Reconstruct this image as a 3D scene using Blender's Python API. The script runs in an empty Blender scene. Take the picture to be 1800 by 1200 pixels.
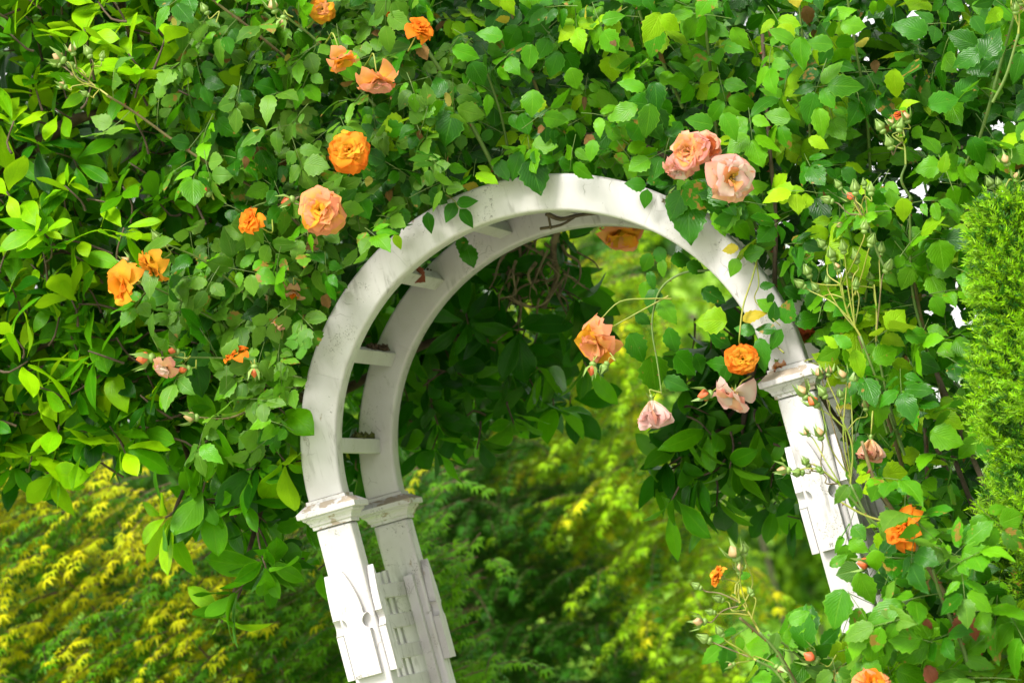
import bpy, math, random
import numpy as np
from mathutils import Matrix, Vector

random.seed(11)
rng = np.random.default_rng(11)
R = math.radians
scene = bpy.context.scene
COL = scene.collection

# ------------------------------------------------------------------ camera
H0 = 2.05                                   # height of the arch's springing line above the ground
CAM = np.array([1.6965, -8.0, -0.5543 + H0])
YAW, PITCH, ROLL, FPX = -0.2135, 0.0956, -0.2639, 6166.7
def _axes():
    ca, sa, cb, sb, cc, sc = math.cos(YAW), math.sin(YAW), math.cos(PITCH), math.sin(PITCH), math.cos(ROLL), math.sin(ROLL)
    f = np.array([sa*cb, ca*cb, sb]); r = np.array([ca, -sa, 0.0]); u = np.cross(r, f)
    return cc*r + sc*u, -sc*r + cc*u, f
CR, CU, CF = _axes()
cam_data = bpy.data.cameras.new('camera'); cam = bpy.data.objects.new('camera', cam_data); COL.objects.link(cam)
cam.matrix_world = Matrix(((CR[0], CU[0], -CF[0], CAM[0]), (CR[1], CU[1], -CF[1], CAM[1]), (CR[2], CU[2], -CF[2], CAM[2]), (0, 0, 0, 1)))
cam_data.sensor_width = 36.0; cam_data.lens = FPX / 1800 * 36
cam_data.clip_start = 0.1; cam_data.clip_end = 2000
cam_data.dof.use_dof = True; cam_data.dof.focus_distance = 8.02; cam_data.dof.aperture_fstop = 4.4
scene.camera = cam

# ------------------------------------------------------------------ sky, sun, exposure
SUN_ELEV, SUN_AZ = R(51), R(194)            # azimuth clockwise from +Y: behind the camera, to its left
world = bpy.data.worlds.new('World'); scene.world = world; world.use_nodes = True
wn, wl = world.node_tree.nodes, world.node_tree.links
wn.clear()
sky = wn.new('ShaderNodeTexSky'); sky.sky_type = 'NISHITA'; sky.sun_disc = False
sky.sun_elevation = SUN_ELEV; sky.sun_rotation = SUN_AZ; sky.dust_density = 4.0; sky.air_density = 1.0
hs = wn.new('ShaderNodeHueSaturation'); hs.inputs['Saturation'].default_value = 0.05
bg = wn.new('ShaderNodeBackground'); bg.inputs['Strength'].default_value = 0.11
wo = wn.new('ShaderNodeOutputWorld')
wl.new(sky.outputs[0], hs.inputs['Color']); mx = wn.new('ShaderNodeMix'); mx.data_type = 'RGBA'; mx.inputs[0].default_value = 0.6      # thin even cloud in front of the clear sky
mx.inputs[7].default_value = (6.1, 6.0, 5.9, 1.0)
wl.new(hs.outputs[0], mx.inputs[6]); wl.new(mx.outputs[2], bg.inputs[0]); wl.new(bg.outputs[0], wo.inputs[0])
sd = bpy.data.lights.new('sun', 'SUN'); sd.energy = 2.0; sd.angle = R(18); sd.color = (1.0, 0.955, 0.89)
sun = bpy.data.objects.new('sun', sd); COL.objects.link(sun)
sdir = Vector((math.sin(SUN_AZ)*math.cos(SUN_ELEV), math.cos(SUN_AZ)*math.cos(SUN_ELEV), math.sin(SUN_ELEV)))
sun.rotation_euler = sdir.to_track_quat('Z', 'Y').to_euler(); sun.location = sdir * 30
scene.view_settings.view_transform = 'Standard'; scene.view_settings.look = 'None'
scene.view_settings.gamma = 1.0; scene.view_settings.use_curve_mapping = False
scene.view_settings.exposure = 1.4
scene.render.engine = 'CYCLES'
scene.cycles.max_bounces = 5; scene.cycles.diffuse_bounces = 1; scene.cycles.glossy_bounces = 2; scene.cycles.transmission_bounces = 3
scene.cycles.use_denoising = True

# ------------------------------------------------------------------ geometry helpers
def nrm(v):
    v = np.asarray(v, float); return v / (np.linalg.norm(v) + 1e-12)
def at(px, py, y):
    """the point of the vertical plane Y = y that stands at this place of the view"""
    d = CF*FPX + CR*(px - 900) + CU*(600 - py)
    return CAM + d * ((y - CAM[1]) / d[1])
def project(P):
    d = np.atleast_2d(P) - CAM
    z = d @ CF
    return np.stack([900 + FPX*(d @ CR)/z, 600 - FPX*(d @ CU)/z, z], -1)
def imgdir(deg, tilt=0.0):
    """world direction for an angle in the view (0 = right, 90 = up), leaning 'tilt' towards the viewer"""
    a = R(deg); return nrm(math.cos(a)*CR + math.sin(a)*CU - tilt*CF)
def link(o, parent=None):
    COL.objects.link(o)
    if parent is not None: o.parent = parent
    return o
def np_mesh(name, V, T, UV=None, mats=(), midx=None, smooth=True):
    me = bpy.data.meshes.new(name)
    V = np.asarray(V, np.float32); T = np.asarray(T, np.int32)
    me.vertices.add(len(V)); me.vertices.foreach_set('co', V.ravel())
    me.loops.add(T.size); me.loops.foreach_set('vertex_index', T.ravel())
    me.polygons.add(len(T)); me.polygons.foreach_set('loop_start', np.arange(0, T.size, 3, dtype=np.int32))
    if midx is not None: me.polygons.foreach_set('material_index', np.asarray(midx, np.int32))
    me.polygons.foreach_set('use_smooth', np.full(len(T), smooth, bool))
    if UV is not None:
        l = me.uv_layers.new(name='UVMap'); l.data.foreach_set('uv', np.asarray(UV, np.float32)[T.ravel()].ravel())
    for m in mats: me.materials.append(m)
    me.update(); me.validate()
    return me
class MB:
    """collects triangles of one mesh"""
    def __init__(s): s.V, s.T, s.U, s.M, s.n = [], [], [], [], 0
    def add(s, V, T, U=None, m=0):
        V = np.asarray(V, float); T = np.asarray(T, int)
        s.V.append(V); s.T.append(T + s.n); s.U.append(np.zeros((len(V), 2)) if U is None else np.asarray(U, float))
        s.M.append(np.full(len(T), m)); s.n += len(V)
    def quads(s, V, Q, m=0, U=None):
        T = []
        for q in Q:
            T.append((q[0], q[1], q[2]))
            if len(q) == 4: T.append((q[0], q[2], q[3]))
        s.add(V, T, U, m)
    def obj(s, name, mats, parent=None, origin=(0, 0, 0), smooth=True):
        if not isinstance(mats, (list, tuple)): mats = [mats]
        V = np.concatenate(s.V) - np.asarray(origin)
        me = np_mesh(name, V, np.concatenate(s.T), np.concatenate(s.U), mats, np.concatenate(s.M), smooth)
        o = link(bpy.data.objects.new(name, me), parent)
        loc = Vector(origin)
        if parent is not None: loc = loc - _origin(parent)
        o.location = loc
        return o
def _origin(o):
    v = Vector((0, 0, 0))
    while o is not None: v += o.location; o = o.parent
    return v
def spline(P, n=6):
    P = [np.asarray(p, float) for p in P]
    if len(P) < 3: return [P[0] + (P[-1]-P[0])*i/n for i in range(n+1)]
    Q = [2*P[0]-P[1]] + P + [2*P[-1]-P[-2]]; out = []
    for i in range(1, len(Q)-2):
        for k in range(n):
            t = k/n
            out.append(.5*((2*Q[i]) + (-Q[i-1]+Q[i+1])*t + (2*Q[i-1]-5*Q[i]+4*Q[i+1]-Q[i+2])*t*t + (-Q[i-1]+3*Q[i]-3*Q[i+1]+Q[i+2])*t**3))
    out.append(P[-1]); return out
def tube(mb, P, r0, r1, sides=6, m=0, wob=0.0):
    P = np.array(P, float); n = len(P); V = []; U = []
    prev = None
    for i in range(n):
        t = nrm(P[min(i+1, n-1)] - P[max(i-1, 0)])
        a = np.array([0, 0, 1.0]) if abs(t[2]) < .9 else np.array([1.0, 0, 0])
        s = nrm(np.cross(t, a)) if prev is None else nrm(prev - t*(prev @ t)); prev = s
        b = np.cross(t, s); r = (r0 + (r1-r0)*i/(n-1)) * (1 + wob*random.uniform(-1, 1))
        for k in range(sides):
            an = 2*math.pi*k/sides; V.append(P[i] + r*(math.cos(an)*s + math.sin(an)*b)); U.append((k/sides, i/(n-1)))
    T = []
    for i in range(n-1):
        for k in range(sides):
            a, b_ = i*sides+k, i*sides+(k+1) % sides
            T += [(a, b_, b_+sides), (a, b_+sides, a+sides)]
    V.append(P[-1]); U.append((0, 1)); e = len(V)-1
    for k in range(sides): T.append(((n-1)*sides+k, (n-1)*sides+(k+1) % sides, e))
    mb.add(V, T, U, m)
def thorns(mb, P, every, size, m=0):
    P = np.array(P); acc = 0
    for i in range(1, len(P)-1):
        acc += np.linalg.norm(P[i]-P[i-1])
        if acc > every:
            acc = 0; t = nrm(P[i+1]-P[i-1]); s = nrm(np.cross(t, rng.normal(size=3))); b = np.cross(t, s)
            c = P[i]; tip = c + s*size*1.5 - t*size*.3
            V = [c - t*size*.55, c + b*size*.22, c + t*size*.55, c - b*size*.22, tip]
            mb.add(V, [(0, 1, 4), (1, 2, 4), (2, 3, 4), (3, 0, 4)], None, m)
def smoothstep(a, b, x):
    t = np.clip((x-a)/(b-a), 0, 1); return t*t*(3-2*t)
def in_poly(P, poly):
    x, y = P[:, 0], P[:, 1]; c = np.zeros(len(P), bool); n = len(poly)
    for i in range(n):
        x1, y1 = poly[i]; x2, y2 = poly[i-1]
        k = (y1 > y) != (y2 > y)
        c ^= k & (x < (x2-x1)*(y-y1)/((y2-y1) + 1e-9) + x1)
    return c
def sample_poly(poly, n):
    a = np.array(poly, float); lo, hi = a.min(0), a.max(0); out = np.zeros((0, 2))
    while len(out) < n:
        p = lo + (hi-lo)*rng.random((n*2, 2)); out = np.concatenate([out, p[in_poly(p, poly)]])
    return out[:n]
def thing(name, label, cat, loc=(0, 0, 0), group=None):
    o = bpy.data.objects.new(name, None); o.empty_display_size = 0.1; o.location = loc; COL.objects.link(o)
    o['label'] = label; o['category'] = cat
    if group: o['group'] = group
    return o

# ------------------------------------------------------------------ materials
class NT:
    def __init__(s, name):
        s.mat = bpy.data.materials.new(name); s.mat.use_nodes = True
        s.n, s.l = s.mat.node_tree.nodes, s.mat.node_tree.links; s.n.clear()
        s.out = s.n.new('ShaderNodeOutputMaterial')
    def __call__(s, t, **kw):
        nd = s.n.new('ShaderNode' + t)
        for k, v in kw.items(): setattr(nd, k, v)
        return nd
    def put(s, sock, v):
        if hasattr(v, 'node') or isinstance(v, bpy.types.NodeSocket): s.l.new(v, sock)
        else: sock.default_value = v
    def math(s, op, a, b=0.0, clamp=False):
        m = s('Math', operation=op, use_clamp=clamp); s.put(m.inputs[0], a); s.put(m.inputs[1], b); return m.outputs[0]
    def mix(s, f, a, b):
        m = s('Mix', data_type='RGBA'); s.put(m.inputs[0], f)
        s.put(m.inputs[6], a if not isinstance(a, tuple) else (*a, 1)); s.put(m.inputs[7], b if not isinstance(b, tuple) else (*b, 1)); return m.outputs[2]
    def ramp(s, f, a, b):
        m = s('MapRange', interpolation_type='SMOOTHSTEP'); s.put(m.inputs[0], f); m.inputs[1].default_value = a; m.inputs[2].default_value = b; return m.outputs[0]
    def noise(s, vec, scale, detail=3.0, rough=.55):
        m = s('TexNoise'); m.inputs['Scale'].default_value = scale; m.inputs['Detail'].default_value = detail; m.inputs['Roughness'].default_value = rough
        if vec is not None: s.l.new(vec, m.inputs['Vector'])
        return m.outputs[0]
    def rand(s, mul=1.0):
        a = s('NewGeometry').outputs['Random Per Island']; b = s('ObjectInfo').outputs['Random']
        return s.math('FRACT', s.math('MULTIPLY', s.math('ADD', a, b), mul))
def leaf_mat(name, cA, cB, vein, under, rough=.42, transl=.3, nvein=8, slope=.5, vstr=.3, bump=.35, tcol=(.25, .45, .02), spot=None, spec=.16):
    t = NT(name)
    uv = t('SeparateXYZ'); tc = t('TexCoord'); t.l.new(tc.outputs['UV'], uv.inputs[0])
    u = t.math('ABSOLUTE', t.math('SUBTRACT', t.math('MULTIPLY', uv.outputs[0], 2.0), 1.0)); v = uv.outputs[1]
    r1, r2 = t.rand(1.0), t.rand(13.7)
    col = t.mix(r1, cA, cB)
    geo = t('NewGeometry')
    nz = t.noise(geo.outputs['Position'], 60, 3)
    br = t.math('ADD', t.math('MULTIPLY', r2, .5), t.math('ADD', t.math('MULTIPLY', nz, .5), .5))
    mm = t('Mix', data_type='RGBA', blend_type='MULTIPLY'); mm.inputs[0].default_value = 1.0
    t.l.new(col, mm.inputs[6]); cmb = t('CombineXYZ')
    for i in range(3): t.l.new(br, cmb.inputs[i])
    t.l.new(cmb.outputs[0], mm.inputs[7]); col = mm.outputs[2]
    if spot:
        nz2 = t.noise(geo.outputs['Position'], 45, 2); f = t.ramp(t.math('ADD', nz2, t.math('MULTIPLY', t.math('GREATER_THAN', r2, .94), .16)), .70, .77)
        col = t.mix(f, col, spot)
    ph = t.math('SUBTRACT', t.math('MULTIPLY', v, float(nvein)), t.math('MULTIPLY', u, slope*nvein))
    pp = t.math('PINGPONG', ph, .5)                                   # 0 at a side vein, .5 between
    side = t.math('SUBTRACT', 1.0, t.ramp(pp, 0.0, .16))
    mid = t.math('SUBTRACT', 1.0, t.ramp(u, 0.02, .09))
    vm = t.math('MAXIMUM', t.math('MULTIPLY', side, .55), mid)
    col = t.mix(t.math('MULTIPLY', vm, vstr), col, vein)
    col = t.mix(t.math('MULTIPLY', t.ramp(u, .86, 1.0), .45 if nvein > 1 else 0.0), col, vein)
    col = t.mix(t.math('MULTIPLY', geo.outputs['Backfacing'], .65), col, under)
    hgt = t.math('SUBTRACT', t.math('MULTIPLY', pp, 1.2), mid)
    hgt = t.math('ADD', hgt, t.math('MULTIPLY', t.noise(geo.outputs['Position'], 160, 2), .7))
    bp = t('Bump'); bp.inputs['Strength'].default_value = bump; bp.inputs['Distance'].default_value = .002; t.l.new(hgt, bp.inputs['Height'])
    p = t('BsdfPrincipled'); t.l.new(col, p.inputs['Base Color']); t.l.new(bp.outputs[0], p.inputs['Normal'])
    t.put(p.inputs['Roughness'], t.math('ADD', t.math('MULTIPLY', nz, .2), rough-.1)); p.inputs['Specular IOR Level'].default_value = spec
    tr = t('BsdfTranslucent'); tc2 = t('Mix', data_type='RGBA', blend_type='MIX'); tc2.inputs[0].default_value = .6
    t.l.new(col, tc2.inputs[6]); tc2.inputs[7].default_value = (*tcol, 1); t.l.new(tc2.outputs[2], tr.inputs[0]); t.l.new(bp.outputs[0], tr.inputs[1])
    ms = t('MixShader'); ms.inputs[0].default_value = transl; t.l.new(p.outputs[0], ms.inputs[1]); t.l.new(tr.outputs[0], ms.inputs[2])
    t.l.new(ms.outputs[0], t.out.inputs[0]); return t.mat
def bark_mat(name, cA, cB, scale=40, rough=.8, bump=.5):
    t = NT(name); g = t('TexCoord'); n = t.noise(g.outputs['Object'], scale, 5); n2 = t.noise(g.outputs['Object'], scale*.18, 3)
    col = t.mix(t.ramp(t.math('ADD', t.math('MULTIPLY', n, .5), t.math('MULTIPLY', n2, .5)), .35, .65), cA, cB)
    p = t('BsdfPrincipled'); t.l.new(col, p.inputs['Base Color']); p.inputs['Roughness'].default_value = rough
    b = t('Bump'); b.inputs['Strength'].default_value = bump; b.inputs['Distance'].default_value = .004; t.l.new(n, b.inputs['Height']); t.l.new(b.outputs[0], p.inputs['Normal'])
    t.l.new(p.outputs[0], t.out.inputs[0]); return t.mat
def petal_mat(name, base, mid, edge, transl=.48):
    t = NT(name); tc = t('TexCoord'); uv = t('SeparateXYZ'); t.l.new(tc.outputs['UV'], uv.inputs[0])
    u = t.math('ABSOLUTE', t.math('SUBTRACT', t.math('MULTIPLY', uv.outputs[0], 2.0), 1.0)); v = uv.outputs[1]
    g = t('NewGeometry'); nz = t.noise(g.outputs['Position'], 70, 3); rd = t.rand(1.0)
    e = t.math('ADD', t.math('ADD', t.math('MULTIPLY', v, .75), t.math('MULTIPLY', u, .25)), t.math('ADD', t.math('MULTIPLY', nz, .35), t.math('MULTIPLY', rd, .35)))
    col = t.mix(t.ramp(e, .3, .8), base, mid); col = t.mix(t.ramp(e, .8, 1.3), col, edge)
    st = t.noise(tc.outputs['UV'], 3.0, 2)
    mp = t('Mapping'); t.l.new(tc.outputs['UV'], mp.inputs[0]); mp.inputs['Scale'].default_value = (26, 1.2, 1); st = t.noise(mp.outputs[0], 1.5, 2)
    b = t('Bump'); b.inputs['Strength'].default_value = .25; b.inputs['Distance'].default_value = .0015; t.l.new(st, b.inputs['Height'])
    p = t('BsdfPrincipled'); t.l.new(col, p.inputs['Base Color']); p.inputs['Roughness'].default_value = .75; t.l.new(b.outputs[0], p.inputs['Normal'])
    p.inputs['Specular IOR Level'].default_value = .1
    tr = t('BsdfTranslucent'); t.l.new(col, tr.inputs[0]); ms = t('MixShader'); ms.inputs[0].default_value = transl
    t.l.new(p.outputs[0], ms.inputs[1]); t.l.new(tr.outputs[0], ms.inputs[2]); t.l.new(ms.outputs[0], t.out.inputs[0]); return t.mat
def paint_mat(name, peel=.70, dirt=.5, algae=.3, grain=.35, rain=0.0):
    t = NT(name); tc = t('TexCoord'); ob = t('ObjectInfo')
    va = t('VectorMath', operation='ADD'); t.l.new(t('NewGeometry').outputs['Position'], va.inputs[0])
    sc_ = t('CombineXYZ'); t.l.new(t.math('MULTIPLY', ob.outputs['Random'], 3.0), sc_.inputs[0]); t.l.new(sc_.outputs[0], va.inputs[1]); P = va.outputs[0]
    tone = t.noise(P, 6, 4); col = t.mix(t.ramp(tone, .3, .7), (.63, .605, .61), (.54, .51, .50))
    al = t.math('MULTIPLY', t.ramp(t.noise(P, 4.5, 5, .65), .5, .78), algae); col = t.mix(al, col, (.42, .42, .24))
    # streaks of grime along the grain and fine black specks
    mp = t('Mapping'); t.l.new(P, mp.inputs[0]); mp.inputs['Scale'].default_value = (60, 60, 9); gr = t.noise(mp.outputs[0], 1.0, 5, .6)
    zone = t.ramp(t.noise(P, 7, 3), .42, .68)
    col = t.mix(t.math('MULTIPLY', t.math('MULTIPLY', t.ramp(gr, .52, .68), zone), dirt), col, (.20, .185, .16))
    wp = t('TexNoise'); wp.inputs['Scale'].default_value = 130; wp.inputs['Detail'].default_value = 5; wp.inputs['Roughness'].default_value = .7; wp.inputs['Distortion'].default_value = 1.6
    t.l.new(P, wp.inputs['Vector']); sp = wp.outputs[0]; spz = t.ramp(t.noise(P, 9, 4, .6), .45, .68)
    col = t.mix(t.math('MULTIPLY', t.ramp(t.math('ADD', sp, t.math('MULTIPLY', spz, .13)), .66, .74), .75), col, (.10, .09, .075))
    soot = t.math('MULTIPLY', t.ramp(t.noise(P, 3.2, 6, .7),   .50, .70), .16); col = t.mix(soot, col, (.40, .385, .35))
    mp4 = t('Mapping'); t.l.new(P, mp4.inputs[0]); mp4.inputs['Scale'].default_value = (26, 26, 26); cr = t('TexVoronoi', feature='DISTANCE_TO_EDGE'); cr.inputs['Scale'].default_value = .55
    dv = t('VectorMath', operation='ADD'); nv = t('TexNoise'); nv.inputs['Scale'].default_value = 30; t.l.new(P, nv.inputs['Vector']); t.l.new(mp4.outputs[0], dv.inputs[0]); t.l.new(nv.outputs[1], dv.inputs[1]); t.l.new(dv.outputs[0], cr.inputs['Vector'])
    crk = t.math('MULTIPLY', t.math('SUBTRACT', 1.0, t.ramp(cr.outputs['Distance'], .004, .02)), t.ramp(t.noise(P, 11, 2), .55, .66)); col = t.mix(t.math('MULTIPLY', crk, .55), col, (.16, .14, .11))
    # flaked paint: grey-brown wood
    mp2 = t('Mapping'); t.l.new(P, mp2.inputs[0]); mp2.inputs['Scale'].default_value = (16, 16, 24) if peel < .6 else (22, 22, 10)
    pn = t.noise(mp2.outputs[0], 1.0, 6, .62); sx = t('SeparateXYZ'); t.l.new(t('NewGeometry').outputs['True Normal'], sx.inputs[0]); pn = t.math('ADD', pn, t.math('MULTIPLY', t.math('MAXIMUM', sx.outputs[2], 0.0), rain)); pf = t.ramp(pn, peel, peel + .012)
    mp3 = t('Mapping'); t.l.new(P, mp3.inputs[0]); mp3.inputs['Scale'].default_value = (18, 90, 150); wg = t.noise(mp3.outputs[0], 1.0, 4)
    wood = t.mix(wg, (.30, .235, .17), (.44, .37, .29)); col = t.mix(pf, col, wood)
    rim = t.math('SUBTRACT', t.ramp(pn, peel - .03, peel - .004), pf, True); col = t.mix(t.math('MULTIPLY', rim, .25), col, (.35, .31, .25))
    h = t.math('ADD', t.math('MULTIPLY', gr, grain), t.math('MULTIPLY', pf, -1.2)); h = t.math('ADD', h, t.math('MULTIPLY', sp, .15))
    b = t('Bump'); b.inputs['Strength'].default_value = .5; b.inputs['Distance'].default_value = .0012; t.l.new(h, b.inputs['Height'])
    p = t('BsdfPrincipled'); t.l.new(col, p.inputs['Base Color']); t.put(p.inputs['Roughness'], t.math('ADD', t.math('MULTIPLY', pf, .35), .5)); t.l.new(b.outputs[0], p.inputs['Normal'])
    t.l.new(p.outputs[0], t.out.inputs[0]); return t.mat
def plain_mat(name, c, rough=.6, c2=None, scale=80):
    t = NT(name); g = t('NewGeometry'); n = t.noise(g.outputs['Position'], scale, 3)
    col = t.mix(n, c, c2 or tuple(x*.6 for x in c)); p = t('BsdfPrincipled'); t.l.new(col, p.inputs['Base Color']); p.inputs['Roughness'].default_value = rough
    t.l.new(p.outputs[0], t.out.inputs[0]); return t.mat

M = {}
M['paint'] = paint_mat('weathered_white_paint', .69, .7, .35, .6)
M['paint_worn'] = paint_mat('flaking_white_paint', .585, .75, .4, .5, .14)
SPOT = (.30, .17, .03)
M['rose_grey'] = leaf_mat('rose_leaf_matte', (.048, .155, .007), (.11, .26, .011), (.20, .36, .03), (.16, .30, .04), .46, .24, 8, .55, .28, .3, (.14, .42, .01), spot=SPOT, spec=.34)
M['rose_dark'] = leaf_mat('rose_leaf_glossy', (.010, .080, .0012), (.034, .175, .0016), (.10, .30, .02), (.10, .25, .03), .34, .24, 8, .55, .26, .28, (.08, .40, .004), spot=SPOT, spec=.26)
M['rose_deep'] = leaf_mat('rose_leaf_painted_shade', (.004, .038, .001), (.013, .085, .0012), (.05, .15, .01), (.05, .14, .015), .36, .2, 8, .55, .3, .5, (.04, .25, .003), spot=SPOT, spec=.3)  # dark copy of the rose leaf; shade of the inner layers put into its colour
M['rose_mid'] = leaf_mat('rose_leaf_fresh', (.05, .22, .002), (.13, .37, .003), (.20, .44, .02), (.17, .36, .03), .38, .3, 8, .55, .26, .3, (.16, .52, .005), spot=SPOT, spec=.26)
M['rose_lime'] = leaf_mat('rose_leaf_young', (.17, .42, .004), (.30, .52, .006), (.42, .58, .03), (.30, .46, .03), .42, .36, 8, .55, .22, .4, (.42, .65, .01), spec=.16)
M['rose_yellow'] = leaf_mat('rose_leaf_yellowing', (.45, .42, .04), (.55, .42, .03), (.5, .5, .12), (.45, .40, .1), .5, .35, 8, .55, .3, .4, (.6, .5, .05), spot=(.35, .13, .03))
M['rose_dead'] = leaf_mat('rose_leaf_dead', (.13, .065, .02), (.24, .13, .04), (.25, .15, .06), (.2, .12, .05), .6, .2, 8, .55, .3, .6, (.3, .15, .03))
M['rose_red'] = leaf_mat('rose_leaf_reddish', (.20, .05, .03), (.30, .10, .05), (.3, .12, .06), (.25, .12, .08), .4, .3, 8, .55, .3, .4, (.4, .1, .03))
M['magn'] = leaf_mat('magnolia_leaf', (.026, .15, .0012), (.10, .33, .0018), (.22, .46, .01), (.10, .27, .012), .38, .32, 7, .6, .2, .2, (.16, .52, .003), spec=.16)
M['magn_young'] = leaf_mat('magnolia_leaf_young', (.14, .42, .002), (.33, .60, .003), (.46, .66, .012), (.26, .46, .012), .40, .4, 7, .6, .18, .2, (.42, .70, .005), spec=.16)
M['magn_deep'] = leaf_mat('magnolia_leaf_painted_shade', (.006, .058, .0010), (.018, .11, .0012), (.06, .20, .006), (.05, .16, .01), .38, .26, 7, .6, .2, .2, (.07, .36, .003), spec=.16)  # darker magnolia tone that paints the gloom inside and behind the crown
M['maple'] = leaf_mat('maple_leaf_green', (.04, .20, .002), (.13, .36, .003), (.2, .4, .03), (.14, .28, .03), .5, .4, 1, 0, .1, .1, (.3, .5, .02))
M['maple_deep'] = leaf_mat('maple_leaf_painted_shade', (.006, .06, .001), (.022, .13, .0015), (.1, .25, .02), (.07, .18, .02), .5, .35, 1, 0, .1, .1, (.15, .4, .01))  # dark maple tone standing in for shade among and below the sprays
M['maple_lime'] = leaf_mat('maple_leaf_lime', (.20, .46, .003), (.40, .62, .004), (.4, .6, .03), (.3, .5, .02), .5, .42, 1, 0, .1, .1, (.45, .7, .01))
M['maple_gold'] = leaf_mat('maple_leaf_golden', (.46, .60, .003), (.78, .72, .004), (.5, .55, .04), (.42, .45, .03), .5, .4, 1, 0, .1, .1, (.7, .62, .03))
M['far'] = leaf_mat('distant_leaf', (.10, .28, .004), (.24, .44, .008), (.2, .4, .03), (.14, .28, .03), .5, .35, 1, 0, .1, .1, (.3, .5, .03))
M['far_deep'] = leaf_mat('distant_leaf_deep', (.03, .11, .01), (.06, .17, .015), (.1, .2, .03), (.07, .16, .03), .5, .3, 1, 0, .1, .1, (.15, .35, .02))
M['yew'] = leaf_mat('yew_needle', (.012, .09, .003), (.035, .17, .004), (.1, .2, .03), (.07, .16, .03), .42, .2, 1, 0, .1, .1, (.1, .3, .02))
M['yew_tip'] = leaf_mat('yew_new_needle', (.17, .50, .003), (.36, .66, .005), (.3, .5, .04), (.24, .42, .05), .42, .3, 1, 0, .1, .1, (.4, .6, .03))
M['cane'] = bark_mat('green_cane', (.09, .17, .03), (.15, .22, .045), 60, .55, .2)
M['cane_red'] = bark_mat('brown_cane', (.13, .09, .04), (.20, .17, .06), 60, .6, .3)
M['cane_old'] = bark_mat('old_cane', (.07, .05, .03), (.15, .11, .07), 60, .85, .6)
M['stalk'] = bark_mat('flower_stalk', (.20, .29, .03), (.33, .31, .05), 60, .5, .1)
M['thorn'] = plain_mat('thorn', (.30, .07, .035), .5)
M['bark'] = bark_mat('magnolia_bark', (.05, .035, .022), (.13, .09, .055), 35, .9, .8)
M['bark_maple'] = bark_mat('maple_bark', (.10, .05, .03), (.16, .10, .06), 35, .85, .6)
M['bark_far'] = bark_mat('grey_bark', (.09, .085, .05), (.15, .13, .08), 8, .9, .8)
M['lichen'] = bark_mat('lichen_twig', (.08, .062, .03), (.20, .17, .085), 90, .95, .9)
M['moss'] = plain_mat('moss', (.11, .12, .018), .95, (.035, .045, .012), 120)
M['dirt'] = plain_mat('leaf_litter', (.035, .025, .015), .95, (.09, .05, .03), 120)
M['calyx'] = plain_mat('bud_green', (.16, .30, .05), .5, (.24, .34, .08), 60)
M['bud_red'] = plain_mat('bud_red', (.62, .07, .03), .5, (.75, .20, .05), 60)
M['bud_pink'] = plain_mat('bud_blush', (.50, .24, .13), .5, (.36, .34, .12), 90)
M['p_orange'] = petal_mat('petal_orange', (.96, .44, .02), (.95, .35, .02), (.93, .22, .02))
M['p_gold'] = petal_mat('petal_golden', (.98, .68, .05), (.97, .54, .04), (.95, .35, .04))
M['p_peach'] = petal_mat('petal_peach', (.98, .66, .06), (.96, .48, .12), (.94, .36, .20))
M['p_pink'] = petal_mat('petal_pink', (.97, .68, .16), (.96, .56, .34), (.92, .38, .32))
M['p_blush'] = petal_mat('petal_blush', (.97, .80, .48), (.97, .78, .68), (.94, .54, .52))
M['p_rust'] = petal_mat('petal_rust', (.75, .20, .02), (.72, .17, .04), (.60, .14, .07))
M['p_dry'] = petal_mat('petal_withered', (.50, .25, .06), (.70, .45, .22), (.62, .30, .20))
M['stamen'] = plain_mat('stamen', (.75, .42, .03), .7, (.5, .22, .03), 200)
def grass_mat():
    t = NT('lawn'); g = t('NewGeometry'); n = t.noise(g.outputs['Position'], .35, 5); n2 = t.noise(g.outputs['Position'], 8, 3)
    col = t.mix(t.ramp(t.math('ADD', t.math('MULTIPLY', n, .7), t.math('MULTIPLY', n2, .3)), .35, .65), (.10, .26, .006), (.21, .37, .012))
    p = t('BsdfPrincipled'); t.l.new(col, p.inputs['Base Color']); p.inputs['Roughness'].default_value = .85; t.l.new(p.outputs[0], t.out.inputs[0]); return t.mat
M['grass'] = grass_mat()

# ------------------------------------------------------------------ ground
def ground_z(x, y):
    side = 1 - smoothstep(-1.2, .7, x + .15*(y - 12))
    return 5.3*smoothstep(10, 26, y)*side + .25*np.sin(x*.21)*smoothstep(8, 20, y)
def build_ground():
    ax = np.concatenate([-np.geomspace(700, 12, 16), np.linspace(-10, 10, 41), np.geomspace(12, 700, 16)])
    ay = np.concatenate([-np.geomspace(700, 14, 14), np.linspace(-12, 40, 60), np.geomspace(44, 900, 16)])
    X, Y = np.meshgrid(ax, ay); V = np.stack([X, Y, ground_z(X, Y)], -1).reshape(-1, 3); w = len(ax); T = []
    for j in range(len(ay)-1):
        for i in range(w-1):
            a = j*w+i; T += [(a, a+1, a+w+1), (a, a+w+1, a+w)]
    o = link(bpy.data.objects.new('lawn_ground', np_mesh('lawn_ground', V, T, None, [M['grass']]))); o['kind'] = 'structure'
    o['label'] = 'light green lawn rising as a bank behind the arch'
build_ground()
def path_mat():
    t = NT('bounce_gravel'); g = t('NewGeometry'); n = t.noise(g.outputs['Position'], 60, 4); col = t.mix(n, (.36, .32, .27), (.52, .48, .42))
    p = t('BsdfPrincipled'); t.l.new(col, p.inputs['Base Color']); p.inputs['Roughness'].default_value = .9; t.l.new(p.outputs[0], t.out.inputs[0]); return t.mat
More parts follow.
